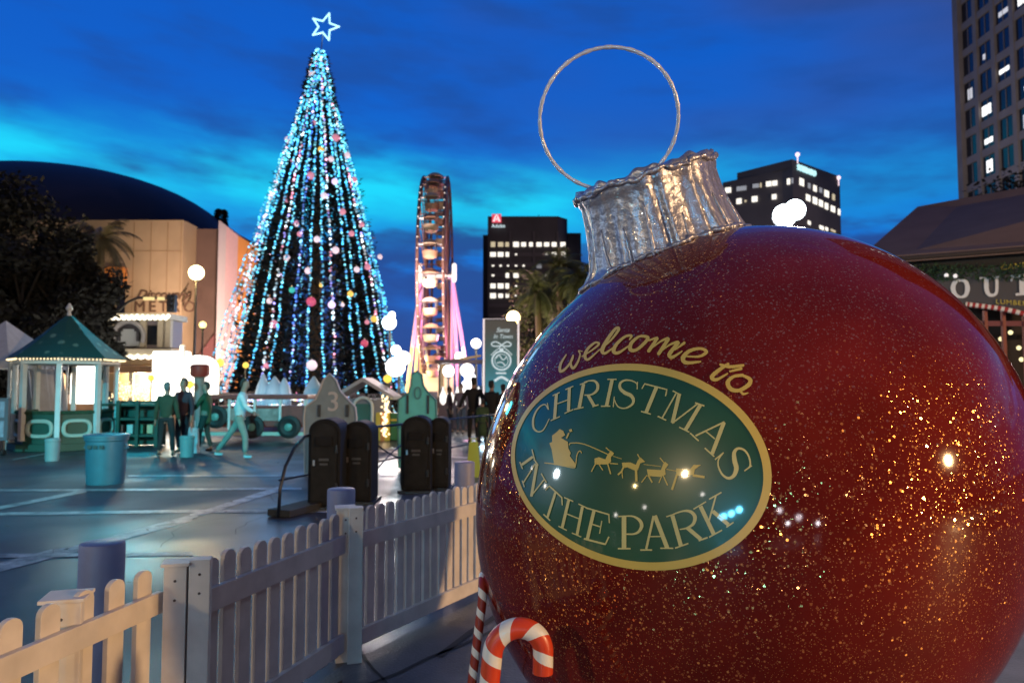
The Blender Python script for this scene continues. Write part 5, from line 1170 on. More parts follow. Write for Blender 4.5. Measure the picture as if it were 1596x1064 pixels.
# red drum topped pillar
t = thing('drum_pillar', 'grey pillar topped by a dark red drum in front of the bright stall', 'pillar', (h(311, 600, 22).x, 22, 0)); x = h(311, 600, 22).x
mb = MB(); mb.lathe([(.19, 0), (.19, .1), (.15, .2), (.15, 1.85), (.2, 1.9)], (x, 22, 0), 20); mb.build('shaft', mat('pillar_grey', (.2, .22, .22), .6), t, smooth=.6)
mb = MB(); mb.lathe([(.24, 1.9), (.28, 2.0), (.28, 2.2), (.22, 2.27)], (x, 22, 0), 24); mb.build('drum', mat('drum_red', (.28, .04, .03), .5), t, smooth=.6)
for k, (px, py, d, s) in enumerate(((236, 589, 25, .11), (296, 599, 21.5, .12), (343, 565, 30, .17), (383, 569, 31, .13), (604, 590, 24, .14), (152, 493, 32, .14), (166, 496, 32, .15))):
    p = W(px, py, d); t = thing('lantern', ['yellow lantern under the brown canopy of the show house', 'round yellow lantern above the purple-coated person', 'yellow lantern before the pink wall of the theatre', 'yellow lantern at the left foot of the Christmas tree', 'yellow lantern left of the blinding floodlights', 'amber lantern over the left end of the show house roof', 'yellow lantern beside the signal arm over show house'][k], 'lantern', (p.x, d, 0), 'yellow lanterns on poles')
    mb = MB(); mb.tube([(p.x, d, 0), p], .025, 5); mb.build('pole', blk, t)
    mb = MB(); mb.lathe([(.02, -s), (s * .8, -s * .6), (s, 0), (s * .8, s * .6), (.02, s)], p, 10); mb.build('lamp_shade', glow('lantern_yellow', (1, .70, .10), 1.2), t, smooth=True)

# ================================================================== RED RIDE WAGON, LIT SLEIGH FLOAT, LITTLE HOUSE
t = thing('ride_wagon', 'dark red fairground wagon with black round wheels behind the walking person', 'wagon', (W(370, 600, 22).x, 22, 0))
wr = mat('wagon_red', (.22, .035, .025), .5, var=.15, vscale=5); x0, x1 = W(320, 600, 22).x, W(478, 600, 22).x
mb = MB(); mb.box(((x0 + x1) / 2, 22.5, .72), (x1 - x0, 1.0, .62)); mb.build('body', wr, t, bevel=.04)
mb = MB(); mb.box(((x0 + x1) / 2, 22.45, 1.30), (x1 - x0 + .1, 1.15, .14)); mb.build('roof_board', wr, t, bevel=.03)
mb = MB(); mb.box(((x0 + x1) / 2, 22.0, .22), (x1 - x0 + .2, .2, .1)); mb.build('running_board', mat('pale_mint', (.42, .52, .45)), t)
for px in (338, 395, 452):
    x = W(px, 600, 21.9).x; mb = MB(); mb.lathe([(.30, -.06), (.34, -.03), (.34, .05), (.24, .08), (.12, .04)], (x, 21.9, .72 if px == 338 else .42), 26, ax=(0, -1, 0)); w_ = mb.build('wheel', mat('tyre', (.012, .012, .013), .6), t, smooth=.6)
    mb = MB(); mb.lathe([(.11, 0), (.11, .05), (.03, .07)], (x, 21.84, .72 if px == 338 else .42), 16, ax=(0, -1, 0)); mb.build('wheel_hub', mat('hub_teal', (.12, .3, .26), .4), w_)
for px in (362, 420):
    mb = MB(); x = W(px, 600, 22).x; mb.box((x, 21.97, .78), (.7, .05, .35)); mb.build('side_window', mat('wagon_panel', (.26, .24, .22), .4, var=.4, vscale=6), t)
for k in range(5):
    mb = MB(); x = x0 + (x1 - x0) * k / 4; mb.box((x, 21.95, .82), (.07, .07, .95)); mb.build('upright', wp, t)
ft = thing('lit_float', 'parade float wrapped in white and coloured bulbs with pale turrets at tree foot', 'parade float', (W(412, 600, 25).x, 25, 0)); FX = W(412, 600, 25).x
mb = MB(); mb.lathe([(.95, 0), (.95, .75), (1.15, .8), (1.15, .9), (.9, .95)], (FX, 25, 0), 26); mb.build('drum_base', mat('float_navy', (.05, .05, .12), .5), ft, smooth=.5)
for px, hh, w in ((410, 1.95, .26), (428, 1.85, .34), (443, 1.8, .24), (489, 1.85, .34)):
    x = W(px, 600, 25.2).x; mb = MB(); mb.lathe([(w, .9), (w, 1.35), (w * .75, 1.62), (.03, hh + .1)], (x, 25.2, 0), 16); mb.build('turret', mat('turret_blue', (.38, .50, .62), .6), ft, smooth=.5)
mb = MB(); bm = mb.bm; col = bm.loops.layers.float_color.new('bulb'); rf_ = random.Random(3)
for ring, (r, z, n) in enumerate(((1.2, .95, 90), (1.35, 1.22, 100), (1.0, .62, 60))):
    for k in range(n):
        a = 2 * math.pi * k / n; c = rf_.choice([(1, 1, 1)] * 5 + [(.3, .9, 1), (1, .4, .7), (1, .8, .3), (.3, 1, .5), (.3, .4, 1)]); br_ = rf_.uniform(1, 3)
        for f in mb.octa((FX + r * math.cos(a), 25 + r * math.sin(a), z + .06 * math.sin(a * 5)), .045):
            for l in f.loops: l[col] = (c[0] * br_, c[1] * br_, c[2] * br_, 1)
mb.build('rim_bulbs', glow_attr('float_bulbs', 1.4), ft)
lamp('float_glow', (FX, 23.2, 1.2), (.85, .95, 1), 60, .3)
hh = thing('little_house', 'small grey gabled playhouse with a white arched doorway and a column of warm bulbs', 'playhouse', (W(567, 600, 22).x, 22, 0)); X = W(566, 600, 22).x
mb = MB(); mb.box((X, 22.7, .62), (1.15, 1.3, 1.24)); mb.build('wall', mat('house_grey', (.20, .20, .24), .7), hh)
mb = MB()
for s in (-1, 1): mb.prism([(X, 21.9, 1.88), (X + s * .92, 21.9, 1.32), (X + s * .92, 21.9, 1.22), (X, 21.9, 1.76)], (0, 1.6, 0))
mb.build('roof', mat('roof_pale', (.42, .42, .45), .6), hh)
mb = MB(); mb.tube([Vector((X - .28, 21.98, 0)), Vector((X - .28, 21.98, 1.0))] + [Vector((X - .28 * math.cos(math.pi * k / 10), 21.98, 1.0 + .28 * math.sin(math.pi * k / 10))) for k in range(1, 10)] + [Vector((X + .28, 21.98, 1.0)), Vector((X + .28, 21.98, 0))], .05, 6); dr = mb.build('door_arch', wp, hh)
mb = MB(); mb.box((X, 22.02, .55), (.5, .04, 1.1)); mb.build('door', mat('door_green', (.03, .10, .07), .5), dr)
mb = MB()
for k in range(60): mb.octa((X + .68 + random.gauss(0, .05), 21.9 + random.gauss(0, .05), .15 + 1.2 * k / 60), .038)
mb.build('bulb_column', glow('warm_fairy', (1, .78, .45), 2.2), hh)
t = thing('painted_crate', 'yellow painted crate beside the bulb column of the little house', 'crate', (W(596, 600, 22).x, 22, 0)); X = W(597, 600, 22).x
mb = MB(); mb.box((X, 22.2, .42), (.42, .4, .84)); mb.build('box', mat('crate_yellow', (.55, .42, .05), .5), t, bevel=.02); mb = MB(); mb.box((X, 22.0, .42), (.12, .02, .86)); mb.build('band', mat('band_orange', (.55, .2, .04), .5), t)
t = thing('painted_crate', 'dark green painted crate right of the yellow one', 'crate', (W(614, 600, 22).x, 22, 0)); X = W(615, 600, 22).x
mb = MB(); mb.box((X, 22.3, .42), (.44, .4, .8)); mb.build('box', mat('crate_green', (.03, .16, .05), .5), t, bevel=.02); mb = MB(); mb.box((X, 22.08, .62), (.46, .02, .06)); mb.build('band', mat('crate_yellow', (.55, .42, .05)), t)

# gable-shaped number boards
def gable(label, pts, d, m_, num, slots, nc):
    P = [W(px, py, d) for px, py in pts]; t = thing('gable_board', label, 'display board', (sum(p.x for p in P) / len(P), d, 0), None)
    x0, x1 = min(p.x for p in P), max(p.x for p in P)
    full = [Vector((x0 + .03, d, .05)), Vector((x1 - .03, d, .05))] + P[::-1]
    mb = MB(); mb.prism(full, (0, .10, 0)); b = mb.build('board', m_, t, bevel=.012)
    if num:
        c = W(num[0], num[1], d - .02); text_obj(num[2], nc, 'number', b, (c.x, d - .012, c.z - num[3] * .35), (1, 0, 0), (0, 0, 1), num[3], depth=.012, align='CENTER')
    for px, py, w, h_ in slots:
        c = W(px, py, d - .02); mb = MB(); mb.box((c.x, d - .012, c.z), (w, .02, h_)); mb.build('slot', blk, b)
    mb = MB(); mb.tube([v + Vector((0, -.012, 0)) for v in full], .018, 5, closed=True); mb.build('edge_trim', nc, b)
    mb = MB()
    for x in (x0 + .15, x1 - .15): mb.box((x, d + .35, .03), (.06, .8, .06))
    mb.build('foot', blk, t)
gable('blue-grey gabled board with a pale number 3 behind the first pair of dark bins', [(474, 650), (476, 634), (492, 622), (500, 604), (504, 592), (514, 582), (524, 592), (530, 608), (542, 622), (554, 634), (556, 650)], 13.5, mat('board_slate', (.19, .25, .28), .6, var=.1), (519, 625, '3', .50), [(497, 640, .06, .22), (541, 640, .06, .22)], mat('number_pale', (.45, .45, .46), .5))
gable('turquoise gabled board with a pale oval zero behind the second pair of bins', [(620, 650), (622, 622), (637, 612), (641, 600), (642, 584), (650, 578), (658, 584), (660, 600), (668, 612), (680, 624), (681, 650)], 14.5, mat('board_turq', (.10, .50, .48), .5, var=.08), (651, 612, '0', .36), [(635, 630, .045, .36), (667, 630, .045, .36)], mat('number_teal', (.06, .22, .22), .5))
# ================================================================== DARK TWIN BINS
binm = mat('bin_charcoal', (.007, .007, .008), .7, var=.3, vscale=6, spec=.25); binf = mat('bin_front', (.011, .0105, .010), .65, var=.4, vscale=8, spec=.25)
def bin_(label, pxc, w, pyb, pyt, group='tall dark round-topped bins behind the fence'):
    p = G(pxc, pyb); d = p.y; ww = w * d / F; h_ = EYE - (pyt - HOR) * d / F; t = thing('litter_bin', label, 'bin', (p.x, d, 0), group)
    def arch(w2, h2, y, dep):
        n = 14; r = w2 / 2; return [Vector((p.x + r * math.cos(math.pi * k / n), y, h2 - r * .8 + r * .8 * math.sin(math.pi * k / n))) for k in range(n + 1)]
    a = arch(ww, h_, d, 0); mb = MB(); mb.prism([Vector((p.x + ww / 2, d, .04))] + a + [Vector((p.x - ww / 2, d, .04))], (0, .55, 0)); mb.build('body', binm, t, bevel=.02)
    a = arch(ww * .78, h_ - .07, d - .02, 0); mb = MB(); mb.prism([Vector((p.x + ww * .39, d - .02, .12))] + a + [Vector((p.x - ww * .39, d - .02, .12))], (0, .025, 0)); dr_ = mb.build('door', binf, t)
    mb = MB()
    for zz in (.3, .8): mb.box((p.x + ww * .40, d - .03, zz), (.03, .03, .10))
    mb.build('hinge', blk, dr_, bevel=.004)
    mb = MB(); mb.box((p.x - ww * .30, d - .03, .62), (.025, .03, .07)); mb.build('latch', mat('steel', (.4, .4, .42)), dr_)
    mb = MB(); mb.box((p.x, d - .035, h_ - .30), (ww * .5, .03, .13)); mb.build('flap', binm, dr_, bevel=.01)
    mb = MB(); mb.box((p.x, d - .03, h_ * .55), (ww * .3, .012, .03)); mb.box((p.x, d - .03, h_ * .55 - .06), (ww * .24, .012, .025)); mb.build('faded_label', mat('label_grey', (.06, .06, .06), .5), dr_)
    mb = MB(); mb.box((p.x, d + .27, .02), (ww + .08, .65, .04)); mb.build('base_plate', blk, t)
bin_('dark arched bin on the left of the near pair, under number 3', 504, 50, 794, 652); bin_('black arched bin on the right of the near pair', 555, 46, 786, 656)
bin_('dark arched bin on the left of the far pair, before the turquoise board', 648, 46, 768, 648); bin_('black arched bin on the right of the far pair', 684, 30, 764, 650)
# dark block and planter at the far pair
# ================================================================== STEEL BARRIER WITH HOOPS
t = thing('steel_barrier', 'black tubular steel barrier with curved ends and hoops in front of the dark bins', 'barrier', (-2.0, 10.5, 0)); sb = mat('barrier_blue_black', (.012, .018, .035), .35, .3)
A = G(434, 806); B = G(775, 716); A.z = B.z = 0; dv = (B - A).normalized(); LL = (B - A).length; Z = Vector((0, 0, 1))
def bp(s, z): return A + dv * s + Z * z
mb = MB(); mb.tube([bp(0, 0), bp(.02, .35), bp(.12, .62), bp(.30, .84), bp(.52, .97), bp(.8, 1.0), bp(LL, 1.0)], .022, 8); mb.build('top_rail', sb, t, smooth=True)
mb = MB(); mb.tube([bp(.0, .46), bp(LL, .46)], .013, 6); mb.build('mid_rail', sb, t)
mb = MB(); mb.box(bp(.65, .05), (1.3, .34, .09), math.atan2(dv.y, dv.x)); mb.build('base_block', mat('base_umber', (.016, .014, .012), .7), t, bevel=.01)
for s in (.85, 1.95, 3.2, 4.1, LL - .5):
    mb = MB(); mb.tube([bp(s, 0), bp(s, 1.0)], .017, 6); mb.build('post', sb, t)
for s0, s1, dn in ((1.95, 3.6, 1), (1.95, 3.6, 0), (3.6, 4.7, 1), (3.6, 4.7, 0)):
    mb = MB(); q_ = []
    for k in range(14):
        u = k / 13; q_.append(bp(s0 + (s1 - s0) * u, (.08 + .62 * math.sin(u * math.pi / 2)) if dn else (.95 - .55 * math.sin(u * math.pi / 2))))
    mb.tube(q_, .013, 6); mb.build('hoop', sb, t, smooth=True)
# yellow floor sign
p = G(738, 742); t = thing('floor_sign', 'yellow-green folding floor sign beside the left edge of the red ball', 'floor sign', p)
ym = mat('sign_yellow', (.42, .50, .06), .45); mb = MB(); w = .13
mb.hexa([p + Vector((-w, -.14, 0)), p + Vector((w, -.14, 0)), p + Vector((w * .6, -.015, .62)), p + Vector((-w * .6, -.015, .62))], [p + Vector((-w, -.12, 0)), p + Vector((w, -.12, 0)), p + Vector((w * .6, .0, .62)), p + Vector((-w * .6, 0, .62))]); mb.build('front_leaf', ym, t)
mb = MB(); mb.hexa([p + Vector((-w, .14, 0)), p + Vector((w, .14, 0)), p + Vector((w * .6, .015, .62)), p + Vector((-w * .6, .015, .62))], [p + Vector((-w, .16, 0)), p + Vector((w, .16, 0)), p + Vector((w * .6, .03, .62)), p + Vector((-w * .6, .03, .62))]); mb.build('back_leaf', ym, t)
mb = MB(); mb.tube([p + Vector((-.05, 0, .62)), p + Vector((-.04, 0, .68)), p + Vector((.04, 0, .68)), p + Vector((.05, 0, .62))], .012, 6); mb.build('handle', ym, t)

# ================================================================== BANNER
BN = 26.0; x0, x1 = W(754, 600, BN).x, W(808, 600, BN).x; z0, z1 = .4, W(0, 497, BN).z
t = thing('banner', 'tall blue-teal banner with white bauble drawing in a pale lit frame left of ball', 'banner', ((x0 + x1) / 2, BN, 0))
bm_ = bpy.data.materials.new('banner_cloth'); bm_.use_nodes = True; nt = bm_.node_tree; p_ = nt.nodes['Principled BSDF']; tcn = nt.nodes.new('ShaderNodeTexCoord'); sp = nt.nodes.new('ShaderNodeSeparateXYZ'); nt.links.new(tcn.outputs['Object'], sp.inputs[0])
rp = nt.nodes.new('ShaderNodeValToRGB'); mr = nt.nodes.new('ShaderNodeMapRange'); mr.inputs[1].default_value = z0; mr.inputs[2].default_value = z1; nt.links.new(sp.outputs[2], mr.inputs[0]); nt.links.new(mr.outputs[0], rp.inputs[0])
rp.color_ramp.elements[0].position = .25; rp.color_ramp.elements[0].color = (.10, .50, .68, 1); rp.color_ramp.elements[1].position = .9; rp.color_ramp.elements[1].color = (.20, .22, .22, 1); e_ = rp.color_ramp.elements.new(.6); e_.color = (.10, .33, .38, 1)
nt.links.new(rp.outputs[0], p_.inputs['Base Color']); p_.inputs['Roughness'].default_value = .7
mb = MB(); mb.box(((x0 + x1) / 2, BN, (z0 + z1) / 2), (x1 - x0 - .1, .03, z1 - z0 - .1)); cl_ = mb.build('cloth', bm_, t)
mb = MB(); mb.tube([(x0, BN, 0), (x0, BN, z1), (x1, BN, z1), (x1, BN, 0)], .035, 6); mb.build('frame', glow('frame_pale', (1, .86, .86), .75), t)
wm = glow('print_white', (.80, .95, 1), .55); f_b = lambda x, y, l: plane_hit(740 + x / 8.19, 480 + y / 8.19, (0, BN - .03 - l, 0), Vector((0, 1, 0)))
mb = MB(); circ = lambda cx, cy, r, n=24: [(cx + r * math.cos(2 * math.pi * k / n), cy + r * math.sin(2 * math.pi * k / n)) for k in range(n + 1)]
for i, (pp, w, cu) in enumerate(((circ(340, 670, 118), 20, 1), (circ(340, 670, 84), 7, 1), ([(270, 640), (310, 600), (360, 660), (410, 620)], 12, 1), ([(280, 700), (340, 690), (390, 730)], 12, 1), ([(345, 470), (270, 430), (215, 450), (240, 485), (345, 480)], 14, 1), ([(345, 470), (410, 430), (462, 455), (440, 485), (345, 480)], 14, 1), ([(330, 490), (260, 550), (205, 600)], 10, 1), ([(360, 490), (430, 550), (475, 600)], 10, 1), ([(315, 530), (365, 530)], 34, 0), ([(270, 830), (400, 830)], 20, 0), ([(250, 930), (340, 880), (430, 930)], 30, 1))):
    ribbon(mb, pp, w, f_b, .002 * (i % 4), bool(cu))
mb.build('printed_drawing', wm, cl_, recalc=False)
a = f_b(270, 305, .004); b = f_b(270, 385, .004)
text_obj('Santa', wm, 'printed_word', cl_, a, (1, 0, 0), (0, 0, 1), .22, shear=.35, depth=.006); text_obj('In Town', wm, 'printed_word', cl_, (a.x - .1, a.y, b.z), (1, 0, 0), (0, 0, 1), .20, shear=.35, depth=.006)
lamp('banner_light', ((x0 + x1) / 2 - .5, BN - 2.2, .6), (.55, .85, 1), 60, .1)
# lit stalls behind the right-hand crowd
st = thing('food_stall', 'brightly lit low stall behind the silhouetted people near the banner', 'market stall', (W(705, 600, 28).x, 28, 0)); x0, x1 = W(684, 600, 28).x, W(752, 600, 28).x
mb = MB(); mb.box(((x0 + x1) / 2, 28.5, .45), (x1 - x0, 1.0, .9)); mb.build('counter', mat('plum_board', (.12, .08, .10), .6), st)
for k in range(6):
    x = x0 + .15 + (x1 - x0 - .3) * k / 5; mb = MB(); mb.lathe([(.03, 0), (.13, .12), (.15, .32), (.06, .5), (.02, .7)], (x, 28.1, .9), 12); mb.build('paper_lantern', glow('stall_glow', (1, .93, .88), [1.2, 1.8][k % 2]), st, smooth=True)
for x in (x0, x1):
    mb = MB(); mb.tube([(x, 28.2, 0), (x, 28.2, 2.5)], .04, 6); mb.build('pole', blk, st)
mb = MB(); mb.box(((x0 + x1) / 2, 28.6, 2.55), (x1 - x0 + .3, 1.5, .12)); mb.build('awning', mat('plum_board', (.12, .08, .10)), st)
for k, (px, py, s) in enumerate(((728, 577, .26), (733, 590, .22), (729, 601, .24))):
    c = W(px, py, 27.5); mb = MB(); mb.ball(c, s, 12); mb.build('hanging_globe', glow('stall_globe', (1, .97, .92), 3.0), st, smooth=True)
hd_ = thing('plaza_hoarding', 'long low plum-dark hoarding across the back of the plaza behind the stalls', 'hoarding', (-8, 34, 0))
for k in range(22):
    x = W(-60, 600, 34).x + k * 1.25
    if x > W(800, 600, 34).x: break
    mb = MB(); mb.box((x, 34, .62), (1.2, .08, 1.24 + .12 * (k % 3))); mb.build('panel', mat('hoarding_plum', (.07, .055, .07), .7, var=.3, vscale=2), hd_)
rs = random.Random(12)
for k in range(17):   # potted bushes with fairy lights along the hoarding
    x = W(330 + k * 27, 600, 31).x; R = rs.uniform(.30, .5); t = thing('potted_bush', 'clipped dark bush in a tub along the hoarding dotted with tiny fairy lights', 'bush', (x, 31, 0), 'tub bushes along the hoarding')
    mb = MB(); mb.lathe([(.2, 0), (.27, .35)], (x, 31, 0), 12); mb.build('tub', br, t)
    mb = MB()
    for j in range(170):
        d_ = Vector((rs.gauss(0, 1), rs.gauss(0, 1), rs.gauss(0, 1))).normalized(); blade(mb, Vector((x, 31, .35 + R)) + d_ * R * rs.uniform(.6, 1), d_ + Vector((rs.uniform(-.5, .5), 0, rs.uniform(-.5, .5))), .2, .1, rs)
    mb.build('foliage', leafm, t, recalc=False)
    mb = MB(); bmx = mb.bm; col = bmx.loops.layers.float_color.new('bulb')
    for j in range(26):
        d_ = Vector((rs.gauss(0, 1), -abs(rs.gauss(0, 1)), rs.gauss(0, 1))).normalized(); c = rs.choice([(1, .85, .6), (1, 1, 1), (.3, .8, 1), (1, .3, .5), (1, .7, .2)])
        for f in mb.octa(Vector((x, 31, .35 + R)) + d_ * R * 1.08, .032):
            for l in f.loops: l[col] = (*[v * rs.uniform(.6, 2.2) for v in c], 1)
    mb.build('fairy_lights', lampm, t)

# ================================================================== PAVILION, RIGHT
roofm = mat('pavilion_roof', (.125, .085, .08), .8, var=.12, vscale=1.5, bump=.3, bscale=12)
pv = thing('pavilion', 'brown-roofed pavilion with a dark sign band reading OUT and a striped arch at right', 'pavilion', (10.5, 16, 0))
E1 = W(1357, 385, 17.2); E1.z = 4.60
def at_z(px, py, z):
    d = ray(px, py); return O + d * ((z - EYE) / d.z)
ez, rz = 4.60, 6.9
E1 = at_z(1338, 403, ez); E2 = at_z(1600, 382, ez); R1 = at_z(1430, 322, rz); R2 = at_z(1600, 291, rz)
ext = lambda a, b, k: a + (b - a) * k
E3, R3 = ext(E1, E2, 3.2), ext(R1, R2, 3.0); E3.z = ez; R3.z = rz
rk = at_z(1352, 378, 4.85)
mb = MB(); dn = Vector((0, 0, -.16))
mb.hexa([E1, E3, R3, R1], [E1 + dn, E3 + dn, R3 + dn, R1 + dn])
mb.build('roof', roofm, pv)
bk = (R1 - E1) * Vector((1, 1, 0)); Bk1 = R1 + bk; Bk3 = R3 + bk; Bk1.z = Bk3.z = ez
mb = MB(); mb.hexa([R1, R3, Bk3, Bk1], [R1 + dn, R3 + dn, Bk3 + dn, Bk1 + dn]); mb.build('roof', roofm, pv)
mb = MB(); mb.hexa([E1 + dn * 1.1, R1 + dn * 1.1, Bk1 + dn * 1.1], [E1 + dn * 1.1 + (E3 - E1).normalized() * .2, R1 + dn * 1.1 + (E3 - E1).normalized() * .2, Bk1 + dn * 1.1 + (E3 - E1).normalized() * .2]); mb.build('gable', mat('gable_dark', (.03, .022, .022), .8), pv)
ed = (E3 - E1).normalized(); en = Vector((ed.y, -ed.x, 0)); 
if en.y > 0: en = -en
mb = MB(); mb.tube([E1 + dn * .5 + en * .02, E3 + dn * .5 + en * .02], .05, 6); mb.build('gutter', mat('gable_dark', (.03, .022, .022)), pv)
FPp = E1 - en * .35
def pvh(px, py, off=0.0): return plane_hit(px, py, FPp + en * off, en)
def band(pts, off, th_, m_, name, par=pv):
    mb = MB(); mb.prism([pvh(px, py, off) for px, py in pts], -en * th_); return mb.build(name, m_, par)
band([(1380, 402), (1760, 372), (1760, 430), (1380, 450)], -.05, .25, mat('soffit_black', (.010, .010, .010), .8), 'fascia')
mb = MB(); rg = random.Random(2)
for k in range(900):
    px, py = rg.uniform(1420, 1640), rg.uniform(412, 436); blade(mb, pvh(px, py, .02 + rg.uniform(0, .08)), Vector((rg.uniform(-1, 1), rg.uniform(-.6, 0), rg.uniform(-1, .6))), .10, .03, rg)
mb.build('garland', mat('garland', (.02, .06, .03)), pv, recalc=False)
sgn = band([(1462, 424), (1700, 404), (1700, 505), (1596, 486), (1545, 479), (1500, 472), (1455, 460)], 0, .06, mat('sign_slate', (.045, .042, .05), .6), 'sign_band')
fG = lambda x, y, l: pvh(1440 + x / 5.911, 380 + y / 5.911, .03 + l)
SW = lambda p, w, c=False: (p, w, c)
osg = [SW([(340, 335), (385, 350), (402, 410), (385, 470), (340, 490), (290, 465), (268, 405), (290, 350), (340, 335)], [18, 36, 46, 36, 18, 36, 46, 36, 18], True),
       SW([(575, 325), (578, 420), (600, 465), (640, 472), (670, 440), (672, 320)], [44, 42, 34, 26, 28, 30], True), SW([(512, 318), (618, 314)], 20), SW([(628, 308), (706, 304)], 20),
       SW([(805, 345), (812, 300), (900, 292), (1000, 286), (1045, 280), (1048, 330)], [14, 26, 30, 30, 26, 14]), SW([(905, 295), (908, 462)], 54), SW([(845, 466), (975, 458)], 22)]
mb = MB()
for i, (p, w, c) in enumerate(osg): ribbon(mb, p, w, fG, .004 * (i % 3), c)
tag(mb.build('sign_letters', mat('letter_white', (.62, .66, .72), .5), sgn, recalc=False), 'large pale serif letters O U T')
def small(txt, px, py, size, slope):
    a = pvh(px, py, .035); b = pvh(px + 40, py + 40 * slope, .035)
    return text_obj(txt, mat('letter_gold', (.50, .42, .05), .5), 'sign_letters', sgn, a, b - a, (0, 0, 1), size, depth=.01, spacing=1.15)
small('CANDY', 1560, 421, .16, -.12); small('LUMBER', 1552, 473, .14, .07)
# candy striped arch below the sign
cs = [mat('stripe_white', (.7, .68, .66), .5), mat('stripe_red', (.35, .03, .03), .5)]
ap = [(1505, 474), (1530, 477), (1560, 481), (1596, 489), (1640, 502), (1690, 520)]
sm = smooth_pts([(x, y) for x, y in ap], [1] * 6, 6); S3 = [pvh(x, y, .12) for x, y, _ in sm]
for par_, col_ in ((0, 'white'), (1, 'red')):
    mb = MB()
    for k in range(len(S3) - 1):
        if k % 2 == par_:
            mb.tube([S3[k], S3[k + 1]], .055, 8)
    mb.build('arch_stripe', cs[par_], pv)
wine = mat('wine_frame', (.16, .035, .035), .6)
for px in (1535, 1563, 1596, 1630, 1665):
    a = pvh(px, 484, -.03); b = Vector((a.x, a.y, 0)); mb = MB(); mb.tube([a, b], .05, 4); mb.build('post', wine, pv)
band([(1480, 500), (1720, 500), (1720, 508), (1480, 508)], -.02, .06, wine, 'cross_rail')
band([(1440, 478), (1760, 478), (1760, 760), (1440, 760)], -1.2, .1, mat('interior_dark', (.022, .014, .012), .8), 'back_wall')
for k, (px, py) in enumerate(((1588, 542), (1575, 518), (1592, 560), (1560, 528))):
    mb = MB(); mb.ball(pvh(px, py, -.8), .05, 10); mb.build('warm_lamp', glow('pavilion_bulb', (1, .85, .45), 1.5), pv)
for px, py in ((1475, 429), (1489, 430)):
    mb = MB(); mb.ball(pvh(px, py, .1), .045, 10); mb.build('sign_bulb', glow('bulb_soft', (1, .95, .95), .8), pv)
lamp('pavilion_front_light', pvh(1560, 440, 5) + Vector((0, 0, -1.5)), (1, .82, .80), 75, .3)

# ================================================================== PEOPLE
def skin_mesh(name, verts, edges, radii, m, parent, sub=2, root=0):
    me = bpy.data.meshes.new(name); off = _off[parent.name]
    me.from_pydata([tuple(v) for v in verts], edges, []); o = bpy.data.objects.new(name, me); sc.collection.objects.link(o)
    o.modifiers.new('s', 'SKIN'); sd = o.modifiers.new('u', 'SUBSURF'); sd.levels = sub; sd.render_levels = sub
    for i, r in enumerate(radii):
        r = r if isinstance(r, tuple) else (r, r); me.skin_vertices[0].data[i].radius = r; me.skin_vertices[0].data[i].use_root = (i == root)
    dg = bpy.context.evaluated_depsgraph_get(); dg.update(); m2 = bpy.data.meshes.new_from_object(o.evaluated_get(dg)); bpy.data.objects.remove(o)
    for v in m2.vertices: v.co = v.co - off
    m2.shade_smooth(); m2.materials.clear(); m2.materials.append(m); m2.name = name
    o = bpy.data.objects.new(name, m2); sc.collection.objects.link(o); o.parent = parent; _off[o.name] = off; return o
